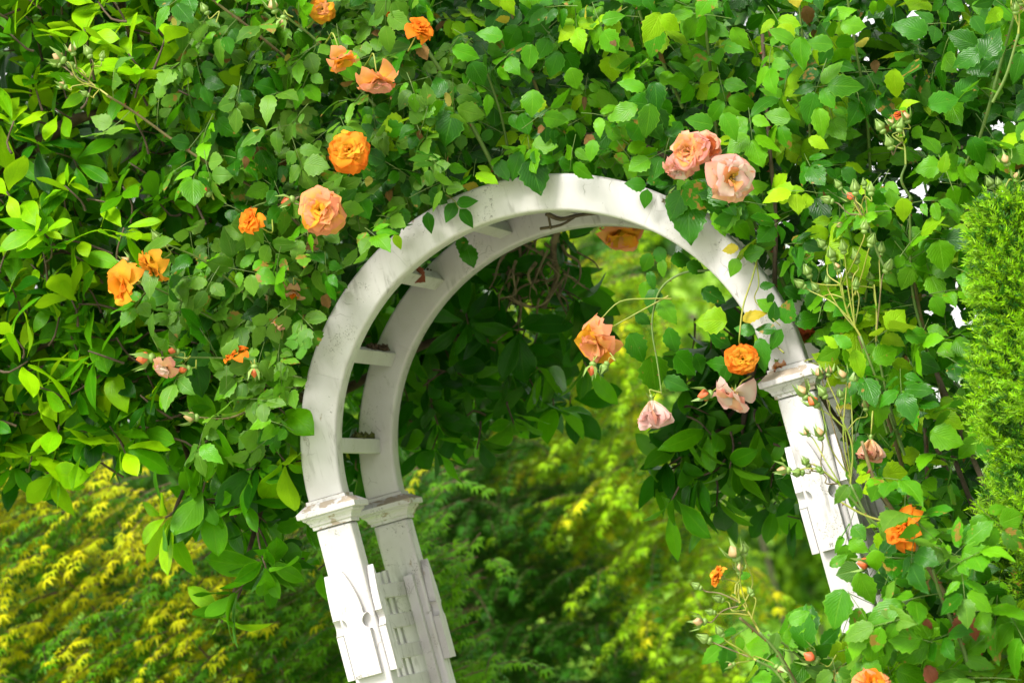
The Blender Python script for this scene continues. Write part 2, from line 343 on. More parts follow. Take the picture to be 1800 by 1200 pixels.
def build_path():  # unseen pale path, added so the ground throws less green light on the arch
    ys = np.linspace(-14, 5, 40); V, T = [], []
    for i, y in enumerate(ys):
        w = 1.4 + 1.6*smoothstep(-.5, -3.5, y) if y < 0 else .55
        w = .55 + 3.2*float(smoothstep(.8, 4.0, -y)); V += [(-w, y, .004), (w, y, .004)]
        if i: a = 2*i-2; T += [(a, a+1, a+3), (a, a+3, a+2)]
    o = link(bpy.data.objects.new('garden_path', np_mesh('garden_path', V, T, None, [path_mat()]))); o['kind'] = 'structure'; o['label'] = 'unseen pale gravel path added to bounce neutral light onto the arch'
build_path()

# ------------------------------------------------------------------ the arch
RC, DEP, PW, PD, ELL, ZP = 0.5734, 0.5118, 0.089, 0.064, 0.978, -0.0702
arch = thing('garden_arch', 'white painted wooden garden arch with peeling paint under climbing roses', 'arch', (0, .25, 0))
def bevel_mod(o, w=.004, seg=2):
    b = o.modifiers.new('edge', 'BEVEL'); b.width = w; b.segments = seg; b.limit_method = 'ANGLE'; b.angle_limit = R(40); b.harden_normals = False
    return o
def poly_obj(name, V, F, mat, parent, bev=.003, smooth=False):
    V = np.asarray(V, float); c = V.mean(0)
    me = bpy.data.meshes.new(name); me.from_pydata([tuple(v - c) for v in V], [], F); me.materials.append(mat)
    o = link(bpy.data.objects.new(name, me), parent); o.location = Vector(c) - _origin(parent)
    for p in me.polygons: p.use_smooth = smooth
    if bev: bevel_mod(o, bev)
    return o
BOXF = [(0, 3, 2, 1), (4, 5, 6, 7), (0, 1, 5, 4), (1, 2, 6, 5), (2, 3, 7, 6), (3, 0, 4, 7)]
def box(name, x0, x1, y0, y1, z0, z1, mat, parent, bev=.003):
    V = [(x0, y0, z0), (x1, y0, z0), (x1, y1, z0), (x0, y1, z0), (x0, y0, z1), (x1, y0, z1), (x1, y1, z1), (x0, y1, z1)]
    return poly_obj(name, V, BOXF, mat, parent, bev)
def hoop_pt(a, r, y): return (r*math.cos(a), y, H0 + ELL*r*math.sin(a))
def px_angle(px, py, y):
    p = at(px, py, y); return math.atan2((p[2]-H0)/ELL, p[0])
def hoop_board(a0, a1, y0, parent, mat):
    n = max(6, int((a1-a0)/R(2.5))); V, F = [], []; r0, r1, y1, q = RC-PW/2, RC+PW/2, y0+PD, .0075
    sec = []
    for cx, cy, t0 in ((r0+q, y0+q, 180), (r1-q, y0+q, 270), (r1-q, y1-q, 0), (r0+q, y1-q, 90)):
        for k in range(4): t = R(t0 + 30*k); sec.append((cx + q*math.cos(t), cy + q*math.sin(t)))
    m = len(sec)
    for i in range(n+1):
        a = a0 + (a1-a0)*i/n
        for r, y in sec: V.append(hoop_pt(a, r, y))
    for i in range(n):
        for k in range(m): F.append((i*m+k, i*m+(k+1) % m, i*m+m+(k+1) % m, i*m+m+k))
    b0 = len(V); V += V[:m] + V[n*m:n*m+m]
    F += [tuple(b0+k for k in range(m))[::-1], tuple(b0+m+k for k in range(m))]
    o = poly_obj('board', V, F, mat, parent, 0, True)
    for p in list(o.data.polygons)[-2:]: p.use_smooth = False
    return o
def part_empty(name, parent, loc=None, label=None):
    o = bpy.data.objects.new(name, None); o.empty_display_size = .05; link(o, parent)
    if loc is not None: o.location = Vector(loc) - _origin(parent)
    if label: o['label'] = label
    return o
jf = sorted([px_angle(558, 657, 0), px_angle(1157, 340, 0), px_angle(690, 440, 0), px_angle(1305, 470, 0)])
jb = sorted([px_angle(668, 590, DEP), px_angle(690, 775, DEP), px_angle(905, 400, DEP), 1.2, .5])
for nm, y0, js in (('front_hoop', 0.0, jf), ('back_hoop', DEP, jb)):
    h = part_empty(nm, arch, (0, y0, H0)); g = .00018/RC
    ed = [0.0] + js + [math.pi]
    for a, b in zip(ed[:-1], ed[1:]): hoop_board(a + g, b - g, y0, h, M['paint'])
# rungs joining the two hoops, with moss on those that carry some
def moss_clump(P, sx, sy, sz, n, mat, parent, name='moss'):
    mb = MB()
    for i in range(n):
        c = np.asarray(P) + np.array([rng.normal()*sx, rng.uniform(-1, 1)*sy, abs(rng.normal())*sz])
        r = rng.uniform(.0025, .006); d = rng.normal(size=(6, 3)); d = d/np.linalg.norm(d, axis=1)[:, None]*r
        mb.add(c + np.array([(r, 0, 0), (-r, 0, 0), (0, r, 0), (0, -r, 0), (0, 0, r*1.3), (0, 0, -r)]) + d*.5,
               [(0, 2, 4), (2, 1, 4), (1, 3, 4), (3, 0, 4), (2, 0, 5), (1, 2, 5), (3, 1, 5), (0, 3, 5)])
    o = mb.obj(name, mat, parent, P, False); o['kind'] = 'stuff'; return o
rung_a = [px_angle(625, 782, .25), px_angle(652, 630, .25), px_angle(740, 500, .28), px_angle(858, 410, .3), R(82), R(58), R(34), R(12)]
rungs = []
for i, a in enumerate(rung_a):
    rr, rt = .030, .036; c = np.array([RC*math.cos(a), 0, ELL*RC*math.sin(a)]); er = np.array([math.cos(a), 0, math.sin(a)]); et = np.array([-math.sin(a), 0, math.cos(a)])
    V = []
    for y in (PD + .0005, DEP - .0005):
        for s, t in ((-1, -1), (1, -1), (1, 1), (-1, 1)): V.append(c + er*s*rr/2 + et*t*rt/2 + np.array([0, y, H0]))
    rg = poly_obj('rung', V, [(0, 1, 2, 3), (7, 6, 5, 4), (0, 4, 5, 1), (1, 5, 6, 2), (2, 6, 7, 3), (3, 7, 4, 0)], M['paint'], arch, .002); rungs.append(rg)
    up = er if abs(math.sin(a)) > .75 else (et if math.cos(a) > 0 else -et)
    if i in (0, 1, 2): moss_clump(c + up*.017 + np.array([0, (.40, .38, .40)[i], H0]), .006, .075, .005, (260, 160, 170)[i], M['moss' if i == 0 else 'dirt'], rg)
# capitals
def capital(xc, y0, parent):
    prof = [(ZP, .004), (ZP+.008, .0045), (ZP+.010, .008), (ZP+.016, .0095), (ZP+.022, .0135), (ZP+.0265, .0195), (ZP+.031, .020), (ZP+.0315, .0275), (ZP+.033, .029), (ZP+.0445, .0295), (ZP+.046, .028), (ZP+.060, .009), (ZP+.0605, .005), (-.0008, .0045)]
    V, F = [], []
    yc = y0 + PD/2
    for z, o in prof:
        for sx, sy in ((-1, -1), (1, -1), (1, 1), (-1, 1)): V.append((xc + sx*(PW/2+o), yc + sy*(PD/2+o), H0+z))
    for i in range(len(prof)-1):
        for k in range(4): F.append((i*4+k, i*4+(k+1) % 4, i*4+4+(k+1) % 4, i*4+4+k))
    F += [(3, 2, 1, 0), tuple((len(prof)-1)*4+k for k in range(4))]
    return poly_obj('capital', V, F, M['paint_worn'], parent, .0006)
def plate_outline(hw, h):
    """pointed plate with a round notch in each side, z from 0 (foot) to h (tip)"""
    R_ = .019; zn = h*.50; half = [(hw, 0.0), (hw, zn - R_*1.05)]
    for k in range(9):
        a = R(-80) + R(160)*k/8; half.append((hw + .006 - R_*math.cos(a), zn + R_*math.sin(a)))
    half += [(hw*.80, zn + R_*1.05)]
    for k in range(1, 8):
        t = k/8; half.append((hw*.80*(1 - t**1.7)*(1) + .001, zn + R_*1.05 + (h - zn - R_*1.05)*t**.92))
    return half + [(0, h)] + [(-x, z) for x, z in half[::-1]]
def plate(name, origin, ux, un, hw, h, th, parent, mat):
    ol = plate_outline(hw, h); n = len(ol); V = []
    for d in (0.0005, th):
        for x, z in ol: V.append(np.asarray(origin) + np.asarray(ux)*x + np.asarray(un)*d + np.array([0, 0, z]))
    F = [tuple(range(n))[::-1], tuple(range(n, 2*n))] + [(i, (i+1) % n, n+(i+1) % n, n+i) for i in range(n)]
    if np.dot(np.cross(ux, (0, 0, 1)), un) < 0: F = [f[::-1] for f in F]
    return poly_obj(name, V, F, mat, parent, .0028)
for xc in (-RC, RC):
    for y0 in (0.0, DEP):
        p = box('post', xc-PW/2, xc+PW/2, y0, y0+PD, -.02, H0+ZP, M['paint'], arch, .007); p.modifiers['edge'].segments = 3
        capital(xc, y0, arch)
        zb, ph = H0 - .435, .255
        if y0 == 0: plate('front_plate', (xc - .004, y0, zb), (1, 0, 0), (0, -1, 0), .0325, ph, .017, arch, M['paint'])
        plate('side_plate', (xc-PW/2, y0+PD/2, zb), (0, 1, 0), (-1, 0, 0), PD/2 - .004, ph, .018, arch, M['paint'])
        plate('side_plate', (xc+PW/2, y0+PD/2, zb), (0, 1, 0), (1, 0, 0), PD/2 - .004, ph, .018, arch, M['paint'])
    # lattice between the front and the back post
    lat = part_empty('lattice', arch, (xc, DEP/2, 1.2))
    zt = H0 - .222
    box('stile', xc+.003, xc+.027, DEP-.024, DEP-.0005, .1, zt+.012, M['paint'], lat, .002)
    box('stile', xc-.030, xc+.003, PD+.0005, PD+.020, .1, zt+.010, M['paint'], lat, .002)
    for k in range(24):
        z = zt - .0765*k
        if z < .2: break
        box('rail', xc-.015, xc+.0025, PD+.0205, DEP-.0245, z-.035, z, M['paint'], lat, .0015)
    for k in range(7):
        y = PD + .030 + .056*k
        box('slat', xc-.0300, xc-.0205, y, y+.024, .1, zt+.036 - .003*(k % 2), M['paint'], lat, .0015)

# ------------------------------------------------------------------ leaf shapes
def leaf_template(prof, rows, cols=2, fold=.18, curl=.15, cup=0.0, serr=0.0, wave=0.0, seed=0, twist=0.0):
    """blade along +Y from 0 to 1, prof(v) half width; u across; +Z is the upper side"""
    r = np.random.default_rng(seed); V, U, T = [], [], []; nc = 2*cols+1
    ph = r.uniform(0, 6.3, 3)
    for i in range(rows+1):
        v = i/rows; w = prof(v)
        for c in range(nc):
            u = (c-cols)/cols; ww = w
            if abs(u) == 1 and serr and 0 < i < rows: ww = w*(1 + (serr if i % 2 else -serr*.4))
            x = u*ww; z = fold*abs(x) - curl*v*v + cup*(1-(2*v-1)**2)*.1 - .9*fold*x*x/(w+.05)
            z += wave*abs(u)*math.sin(v*9 + ph[0] + u*1.5)
            y = v - (.02*serr*10 if (abs(u) == 1 and i % 2) else 0)*0
            x += twist*v*v*.3
            V.append((x, y*(1 - .12*curl), z)); U.append((u*.5+.5, v))
    for i in range(rows):
        for c in range(nc-1):
            a = i*nc+c
            if (c < cols): T += [(a, a+1, a+nc+1), (a, a+nc+1, a+nc)]
            else: T += [(a, a+1, a+nc), (a+1, a+nc+1, a+nc)]
    return np.array(V), np.array(T), np.array(U)
def p_rose(w, tip=1.5, k=.8):
    return lambda v: w*(max(0, math.sin(math.pi*v**k))**.8)*(1 - .42*v**3) if 0 < v < 1 else .004
def p_magn(w): return lambda v: (.014 + w*max(0, math.sin(math.pi*min(1, v**1.35)))**.85 if v < .9 else w*(1-v)*3.9 + .002)
TPL = {}
for i in range(7):
    TPL['rose', i] = leaf_template(p_rose(.31 + .035*(i % 4), k=.80 + .04*(i % 3)), 11, 2, (.25, .5, .1, .35, .6, .2, -.1)[i], (.22, .12, .4, .05, .3, .55, .18)[i], 0, .12, (.01, .02, .03, .015, .03, .02, .04)[i], i, (.2, -.3, .1, 0, .4, -.2, -.4)[i])
for i in range(6):
    TPL['magn', i] = leaf_template(p_magn(.185 + .03*(i % 3)), 8, 2, (.3, .5, .15, .7, .35, .2)[i], (.12, .3, .5, .2, -.1, .75)[i], 0, 0, (.012, .02, .028, .01, .035, .02)[i], 20+i, (.2, -.3, .3, 0, -.5, .1)[i])
def maple_template(seed):
    r = np.random.default_rng(seed); V = [(0, 0, 0)]; U = [(.5, .2)]; T = []
    lob = [(-128, .42), (-82, .72), (-40, .93), (0, 1.0), (40, .93), (82, .72), (128, .42)]
    for k, (a, l) in enumerate(lob):
        l *= r.uniform(.88, 1.1); a = R(a + r.uniform(-6, 6))
        d = np.array([math.sin(a), math.cos(a)]); s = np.array([d[1], -d[0]])
        for q, (t, w) in enumerate(((.42, .13), (.62, .105), (1.0, 0))):
            if q < 2:
                for sg in (-1, 1):
                    p = d*l*t + s*w*sg*l; V.append((p[0], p[1], -.42*(t*l)**2 + .02)); U.append((.5, .5))
            else:
                p = d*l; V.append((p[0], p[1], -.55*l*l)); U.append((.5, 1))
        b = len(V)-5; T += [(0, b+1, b), (b, b+1, b+3), (b, b+3, b+2), (b+2, b+3, b+4)]
        if k > 0: pb = b-5; m = None; T.append((0, b, pb+1))
    T = [(t[0], t[2], t[1]) for t in T]
    V = np.array(V); T = np.array(T)
    # keep every face looking up
    for i, t in enumerate(T):
        if np.cross(V[t[1]]-V[t[0]], V[t[2]]-V[t[0]])[2] < 0: T[i] = t[::-1]
    return V, T, np.array(U)
for i in range(7):                                   # plainer copies for leaves that stay hidden inside the mass
    TPL['rose_plain', i] = leaf_template(p_rose(.34), 5, 1, .25, .2, seed=i)
for i in range(6): TPL['magn_plain', i] = leaf_template(p_magn(.23), 5, 1, .3, .2, seed=i)
for i in range(4): TPL['maple', i] = maple_template(40+i)
def maple_plain(V, T, U):
    W = [V[0]]; F = []
    for k in range(7):
        b = 1 + 5*k; n = len(W); W += [V[b]*.8, V[b+1]*.8, V[b+4]]; F += [(0, n, n+1), (n, n+1, n+2)]
        if k: F.append((0, n-2, n))
    return np.array(W), np.array(F), np.tile([[.5, .5]], (len(W), 1))
for i in range(4): TPL['maple_plain', i] = maple_plain(*TPL['maple', i])
for i in range(3):
    TPL['far', i] = leaf_template(p_rose(.3), 2, 1, .3, .2, seed=60+i)
def yew_template(seed, n=20):
    r = np.random.default_rng(seed); V, T, U = [], [], []
    def needle(p, d, l, w):
        s = nrm(np.cross(d, r.normal(size=3))); b = len(V)
        V.extend([p - s*w*.5, p + s*w*.5, p + d*l*.6 + s*w*.5, p + d*l, p + d*l*.6 - s*w*.5]); U.extend([(.3, 0), (.7, 0), (.7, .6), (.5, 1), (.3, .6)])
        T.extend([(b, b+1, b+2), (b, b+2, b+4), (b+4, b+2, b+3)])
    bend = r.normal(size=3)*.12
    for i in range(n):
        v = (i+.5)/n; p = np.array([0, v*.8, 0]) + bend*v*v; sg = 1 if i % 2 else -1
        d = nrm([sg*r.uniform(.5, 1), r.uniform(.5, 1.0), r.normal()*.45]); needle(p, d, r.uniform(.26, .36)*(1 - .35*v), .045)
    needle(np.array([0, .8, 0]) + bend, nrm([0, 1, 0]), .25, .045)
    b = len(V); V.extend([np.array([-.012, 0, 0]), np.array([.012, 0, 0]), np.array([0, .85, 0]) + bend]); U.extend([(.5, 0)]*3); T.append((b, b+1, b+2))
    return np.array(V), np.array(T), np.array(U)
for i in range(4): TPL['yew', i] = yew_template(80+i)

def frame(pos, axis, normal, size):
    a = nrm(axis); n = np.asarray(normal, float); n = n - a*(n @ a)
    if np.linalg.norm(n) < 1e-3: n = np.cross(a, (1, .3, .2))
    n = nrm(n); s = np.cross(a, n); m = np.eye(4); m[:3, 0] = s*size; m[:3, 1] = a*size; m[:3, 2] = n*size; m[:3, 3] = pos
    return m

# ------------------------------------------------------------------ plants
PLANTS = []
class Plant:
    def __init__(s, name, label, cat, loc, group=None, quota=300, piece='leaf'):
        s.root = thing(name, label, cat, loc, group); s.leaves = []; s.twig = MB(); s.twig_mat = []; s.quota = quota; s.piece = piece; PLANTS.append(s)
    def leaf(s, tpl, mat, m): m[:3, 0] *= random.uniform(.78, 1.16); s.leaves.append((tpl, mat, m))
    def twig_tube(s, P, r0, r1, mat, sides=4):
        if mat not in s.twig_mat: s.twig_mat.append(mat)
        tube(s.twig, P, r0, r1, sides, s.twig_mat.index(mat))
    def cane(s, P, r0, r1, mat, name='cane', thorn=0, sides=7, n=6, wob=.06):
        mb = MB(); Q = spline(P, n); tube(mb, Q, r0, r1, sides, 0, wob)
        if thorn: thorns(mb, Q, thorn, r0*1.5, 1)
        return mb.obj(name, [M[mat], M['thorn']], s.root, Q[0])

def arch_zone(px, py):
    """signed distance-like test in the arch's front plane: (radius, height) of a view point"""
    p = at(px, py, 0.0); x, z = p[0], (p[2]-H0)/ELL
    return x, z, math.hypot(x, z)
def clear_of_arch(px, py, inner=False, over=.012):
    x, z, r = arch_zone(px, py)
    if z > -.06:
        if r > RC + PW/2 - over: return True
        return inner and r < RC - PW/2 - .01
    if abs(x - RC) < PW/2 + .015 or abs(x + RC) < PW/2 + .015: return False
    if -RC < x < -RC + .27: return False                      # the back post stands there
    return True if not (-RC < x < RC) else inner

def rose_leaf(P, base, axis, normal, size, kinds, nl=5, check=None, twig='cane', jit=.22):
    a = nrm(axis); n = np.asarray(normal, float); n = nrm(n - a*(n @ a)); s = np.cross(a, n); L = .075*size
    sets = []
    lat = [(.42, 1), (.42, -1), (.86, 1), (.86, -1)] if nl == 5 else ([(.7, 1), (.7, -1)] if nl == 3 else [(.3, 1), (.3, -1), (.6, 1), (.6, -1), (.9, 1), (.9, -1)])
    droop = random.uniform(.1, .45)
    mk = random.choice(kinds)
    for t, sg in lat:
        ax = nrm(s*sg*1.0 + a*.55 - n*droop*random.uniform(.3, 1.2) + rng.normal(size=3)*jit*.6)
        nn = nrm(n + s*sg*.15 + rng.normal(size=3)*jit)
        sets.append((base + a*L*t + ax*.006, ax, nn, size*random.uniform(.044, .062)*(1.08 if t > .6 else .85)))
    sets.append((base + a*(L*1.06), nrm(a - n*droop + rng.normal(size=3)*jit*.5), nrm(n + rng.normal(size=3)*jit), size*random.uniform(.058, .076)))
    keep = []
    for q in sets:
        if check is not None:
            pts = project(np.array([q[0] + q[1]*q[3]*f for f in (.1, .55, 1.0)]))
            if not all(check(p[0], p[1]) for p in pts): continue
        keep.append(q)
    if len(keep) < (len(sets)+1)//2: return False
    for q in keep: P.leaf(('rose', random.randrange(7)), mk if random.random() < .85 else random.choice(kinds), frame(*q))
    P.twig_tube([base, base + a*L*.5 + n*.003, base + a*(L*1.08)], .0011, .0008, twig, 3)
    return True
def scatter_rose(P, poly, n, ylo, yhi, kinds, check, size=1.0, bias=(0, -.75, .6), spread=.5, adir=(0, -.25, -.55), aspread=.8):
    for px, py in sample_poly(poly, n):
        y = ylo + (yhi-ylo)*random.random(); base = at(px, py, y)
        nn = nrm(np.array(bias) + rng.normal(size=3)*spread); ax = nrm(np.array(adir) + rng.normal(size=3)*aspread)
        rose_leaf(P, base, ax, nn, size*random.uniform(.8, 1.15), kinds, random.choice((5, 5, 5, 3, 7)), check)
def whorl(P, base, axis, n, L, kinds, open_=(55, 95), grav=.25, stem=True):
    a = nrm(axis); s = nrm(np.cross(a, rng.normal(size=3))); b = np.cross(a, s); k0 = random.random()*6.3
    mk = random.choice(kinds)
    for i in range(n):
        an = k0 + i*2.4 + random.uniform(-.3, .3); o = R(random.uniform(*open_) + random.gauss(0, 12)); rad = math.cos(an)*s + math.sin(an)*b
        ax = nrm(a*math.cos(o) + rad*math.sin(o) + np.array([0, 0, -grav*random.random()]))
        nn = nrm(a*math.sin(o) - rad*math.cos(o)*.6 + np.array([0, 0, .35]) + rng.normal(size=3)*.38)
        l = L*random.uniform(.55, 1.2); pos = base + a*random.uniform(-.02, .012) + ax*.012
        tp, mt = ('magn', random.randrange(6)), (mk if random.random() < .8 else random.choice(kinds))
        if pos[1] < .5 and not all(clear_of_arch(q[0], q[1]) for q in project(np.array([pos + ax*l*f for f in (.4, .7, 1.0)]))): continue    # grows round the arch, not through it
        P.leaf(tp, mt, frame(pos, ax, nn, l))
    if stem:
        P.twig_tube(spline([base - a*random.uniform(.05, .1) + rng.normal(size=3)*.012, base - a*.04, base + a*.015], 2), .0035, .002, 'bark', 4)
def scatter_magn(P, poly, n, ylo, yhi, kinds, axis=(-.15, -.7, .5), spread=.45, L=.100, check=None, nl=(5, 8), open_=(55, 95), grav=.25, ypow=1.0):
    for px, py in sample_poly(poly, n):
        y = ylo + (yhi-ylo)*random.random()**ypow; base = at(px, py, y)
        if check is not None and not check(px, py): continue
        whorl(P, base, nrm(np.array(axis) + rng.normal(size=3)*spread), random.randint(*nl), L*random.uniform(.8, 1.15), kinds, open_, grav)
def maple_spray(P, base, d, L, kinds, size=.062):
    d = nrm(d); s = nrm(np.cross(d, (0, 0, 1))); n = int(L/.032)+1
    Q = [base + d*L*t + np.array([0, 0, .05*L*math.sin(t*3) - .25*L*t*t]) for t in np.linspace(0, 1, 5)]
    P.twig_tube(Q, .0022, .0009, 'bark_maple', 3)
    mk = random.choice(kinds)
    for i in range(n):
        t = (i+.6)/n; p = base + d*L*t + np.array([0, 0, .05*L*math.sin(t*3) - .25*L*t*t])
        for sg in ((-1, 1) if i < n-1 else (-1, 0, 1)):
            ax = nrm(d*.75 + s*sg*.8 + np.array([0, 0, random.uniform(-.55, .02)]) + rng.normal(size=3)*.15)
            nn = nrm(np.array([0, -.25, 1]) + rng.normal(size=3)*.28)
            P.leaf(('maple', random.randrange(4)), mk if random.random() < .8 else random.choice(kinds), frame(p + ax*.018, ax, nn, size*random.uniform(.7, 1.15)*.62))

# ------------------------------------------------------------------ flowers
def petal_template(seed, wid=.62, cup=.5, reflex=.25, ruff=.07, nu=5, nv=6):
    r = np.random.default_rng(seed); ph = r.uniform(0, 6.3, 4); V, U, T = [], [], []
    for j in range(nv+1):
        v = j/nv; w = wid*(.16 + .84*math.sin(min(1, v*1.12)*math.pi*.60)**.9)*(1 if v < .8 else (.93 if v < .95 else .66))
        for i in range(nu+1):
            u = 2*i/nu - 1; x = u*w
            y = v - .20*u*u*v*v - (.035*math.cos(u*4.1 + ph[2]) * (v > .8))
            z = cup*x*x + .28*math.sin(v*math.pi*.8)*.5 - reflex*v**3 + ruff*v*v*math.sin(u*3.4 + ph[0]) + ruff*.6*v*math.sin(u*6.5 + ph[1])
            V.append((x, y, z)); U.append((i/nu, v))
    for j in range(nv):
        for i in range(nu): a = j*(nu+1)+i; T += [(a, a+1, a+nu+2), (a, a+nu+2, a+nu+1)]
    return np.array(V), np.array(T), np.array(U)
for i in range(5):
    TPL['petal', i] = petal_template(100+i, (.62, .7, .55, .66, .5)[i], (.45, .3, .7, .2, .9)[i], (.25, .4, .1, .5, .15)[i], (.10, .13, .09, .15, .15)[i], 5, 6)
TPL['petal', 5] = petal_template(120, .72, .8, -.35, .07, 5, 6)
_cache = {}
def tmesh(tpl, mat, name):
    k = (tpl, mat, name)
    if k not in _cache: V, T, U = TPL[tpl]; _cache[k] = np_mesh(name, V, T, U, [M[mat]])
    return _cache[k]
def place(tpl, mat, m, name, parent):
    o = bpy.data.objects.new(name, tmesh(tpl, mat, name)); COL.objects.link(o); o.parent = parent
    mm = np.array(m); mm[:3, 3] -= np.array(_origin(parent)); o.matrix_local = Matrix(mm.tolist()); return o
def lathe(mb, base, d, prof, sides=7, m=0):
    a = nrm(d); s = nrm(np.cross(a, (.3, .9, .2))); b = np.cross(a, s); V, T = [], []
    for t, r in prof:
        for k in range(sides): an = 2*math.pi*k/sides; V.append(np.asarray(base) + a*t + r*(math.cos(an)*s + math.sin(an)*b))
    for i in range(len(prof)-1):
        for k in range(sides): p, q = i*sides+k, i*sides+(k+1) % sides; T += [(p, q, q+sides), (p, q+sides, p+sides)]
    mb.add(V, T, None, m)
RINGS = {
    'full': [(7, 84, 108, 1.0), (8, 66, 86, .92), (9, 46, 68, .80), (9, 28, 50, .66), (9, 6, 30, .52)],
    'open': [(6, 78, 100, 1.0), (6, 55, 78, .88), (5, 32, 55, .62)],
    'cup': [(6, 60, 82, 1.0), (7, 36, 58, .95), (7, 14, 36, .85), (5, 2, 18, .75)],
    'hang': [(6, 30, 44, .95), (6, 20, 34, 1.0), (6, 8, 22, 1.0)],
    'bell': [(5, 70, 115, .95), (5, 45, 75, 1.0), (5, 20, 45, .9)],
    'dry': [(3, 40, 120, .8), (4, 20, 80, .95), (3, 5, 40, .7)],
    'bud': [(4, 10, 24, 1.0), (4, 4, 14, 1.0)],
}
def bloom(P, px, py, y, dpx, mats, axis, kind='full', stalk=None, label=None):
    mats = mats if isinstance(mats, (list, tuple)) else [mats]
    c = at(px, py, y); dist = (c - CAM) @ CF; rad = .46*dpx*dist/FPX
    a = nrm(axis); s = nrm(np.cross(a, (.21, .4, .9))); b = np.cross(a, s); base = c - a*rad*.35
    e = part_empty('rose_bloom', P.root, base, label)
    k0 = random.random()*6
    for ri, (n, lo, hi, l) in enumerate(RINGS[kind]):
        for i in range(n):
            if kind != 'full' and ri == 0 and random.random() < .12: continue
            an = k0 + ri*.45 + 2*math.pi*(i + random.uniform(-.25, .25))/n; r = math.cos(an)*s + math.sin(an)*b; f = R(random.uniform(lo, hi))
            ax = math.cos(f)*a + math.sin(f)*r; nn = math.sin(f)*a - math.cos(f)*r
            ax = nrm(ax + rng.normal(size=3)*.08); nn = nrm(nn + rng.normal(size=3)*.12)
            mt = mats[min(len(mats)-1, int(ri*len(mats)/len(RINGS[kind])))] if random.random() < .8 else random.choice(mats)
            sz = rad*l*random.uniform(.88, 1.1)*(1.0 if kind in ('full', 'open') else 1.25)
            place(('petal', random.randrange(5) if kind != 'hang' else random.choice((2, 4, 5))), mt, frame(base + r*rad*.06, ax, nn, sz), 'petal', e)
    mb = MB()
    if kind in ('open', 'bell'):
        for i in range(26):
            d = nrm(a + rng.normal(size=3)*.5); tube(mb, [base, base + d*rad*.22, base + d*rad*random.uniform(.3, .42)], rad*.012, rad*.03, 3, 1)
    lathe(mb, base - a*rad*.34, a, [(0, .002), (rad*.1, .0045), (rad*.25, .0052), (rad*.36, .003)], 7, 0)
    for k in range(5):
        an = k*1.2566; r = math.cos(an)*s + math.sin(an)*b; q = base - a*rad*.04; t = np.cross(a, r)
        tip = q + (r*.8 - a*.5)*rad*random.uniform(.5, .8); mb.add([q + t*.004, q - t*.004, tip], [(0, 1, 2)], None, 0)
    mb.obj('calyx', [M['calyx'], M['stamen']], e, base, True)
    hipb = base - a*rad*.33
    if stalk is not None:
        end = np.asarray(stalk, float); mid = hipb - a*min(.05, .45*np.linalg.norm(end - hipb))
        P.twig_tube(spline([end, .45*end + .55*mid, mid, hipb], 4), .0021, .0017, 'stalk', 5)
    return base
BUDM = {}
def bud_mesh(kind):
    if kind not in BUDM:
        mb = MB()
        lathe(mb, (0, 0, 0), (0, 1, 0), [(-.02, .07), (.03, .13), (.14, .19), (.26, .17), (.32, .12)], 8, 0)      # hip
        lathe(mb, (0, 0, 0), (0, 1, 0), [(.30, .12), (.42, .24), (.56, .25), (.74, .17), (.90, .08), (1.0, .012)], 8, 1)
        for k in range(5):
            an = k*1.2566 + .3; r = np.array([math.cos(an), 0, math.sin(an)]); t = np.array([-r[2], 0, r[0]])
            out = .27 if kind == 'green' else .36
            tip = np.array([0, 1.25, 0]) + r*(.05 if kind == 'green' else .5)
            V = [r*.13 + t*.10 + (0, .3, 0), r*.13 - t*.10 + (0, .3, 0), r*out + t*.10 + (0, .58, 0), r*out - t*.10 + (0, .58, 0), tip]
            mb.add(V, [(0, 1, 2), (1, 3, 2), (2, 3, 4)], None, 0)
        BUDM[kind] = np_mesh('bud', np.concatenate(mb.V), np.concatenate(mb.T), None, [M['calyx'], M[{'green': 'calyx', 'pink': 'bud_pink', 'red': 'bud_red'}[kind]]], np.concatenate(mb.M))
    return BUDM[kind]
def bud_at(P, pos, d, length, kind):
    o = bpy.data.objects.new('bud', bud_mesh(kind)); COL.objects.link(o); o.parent = P.root
    m = frame(pos, d, rng.normal(size=3), length); m[:3, 0] *= 1.45; m[:3, 2] *= 1.45; m[:3, 3] -= np.array(_origin(P.root)); o.matrix_local = Matrix(m.tolist())
def bud(P, px, py, y, lpx, deg, kind, stalk=None):
    d = imgdir(deg, random.uniform(-.2, .3)); c = at(px, py, y); l = lpx*((c-CAM) @ CF)/FPX; base = c - d*l*.5
    bud_at(P, base, d, l, kind)
    if stalk is not None:
        e = np.asarray(stalk); P.twig_tube(spline([e, .5*(e+base) + rng.normal(size=3)*.009, base - d*.012, base], 4), .0018, .0013, random.choice(('stalk', 'stalk', 'cane_red')), 5)
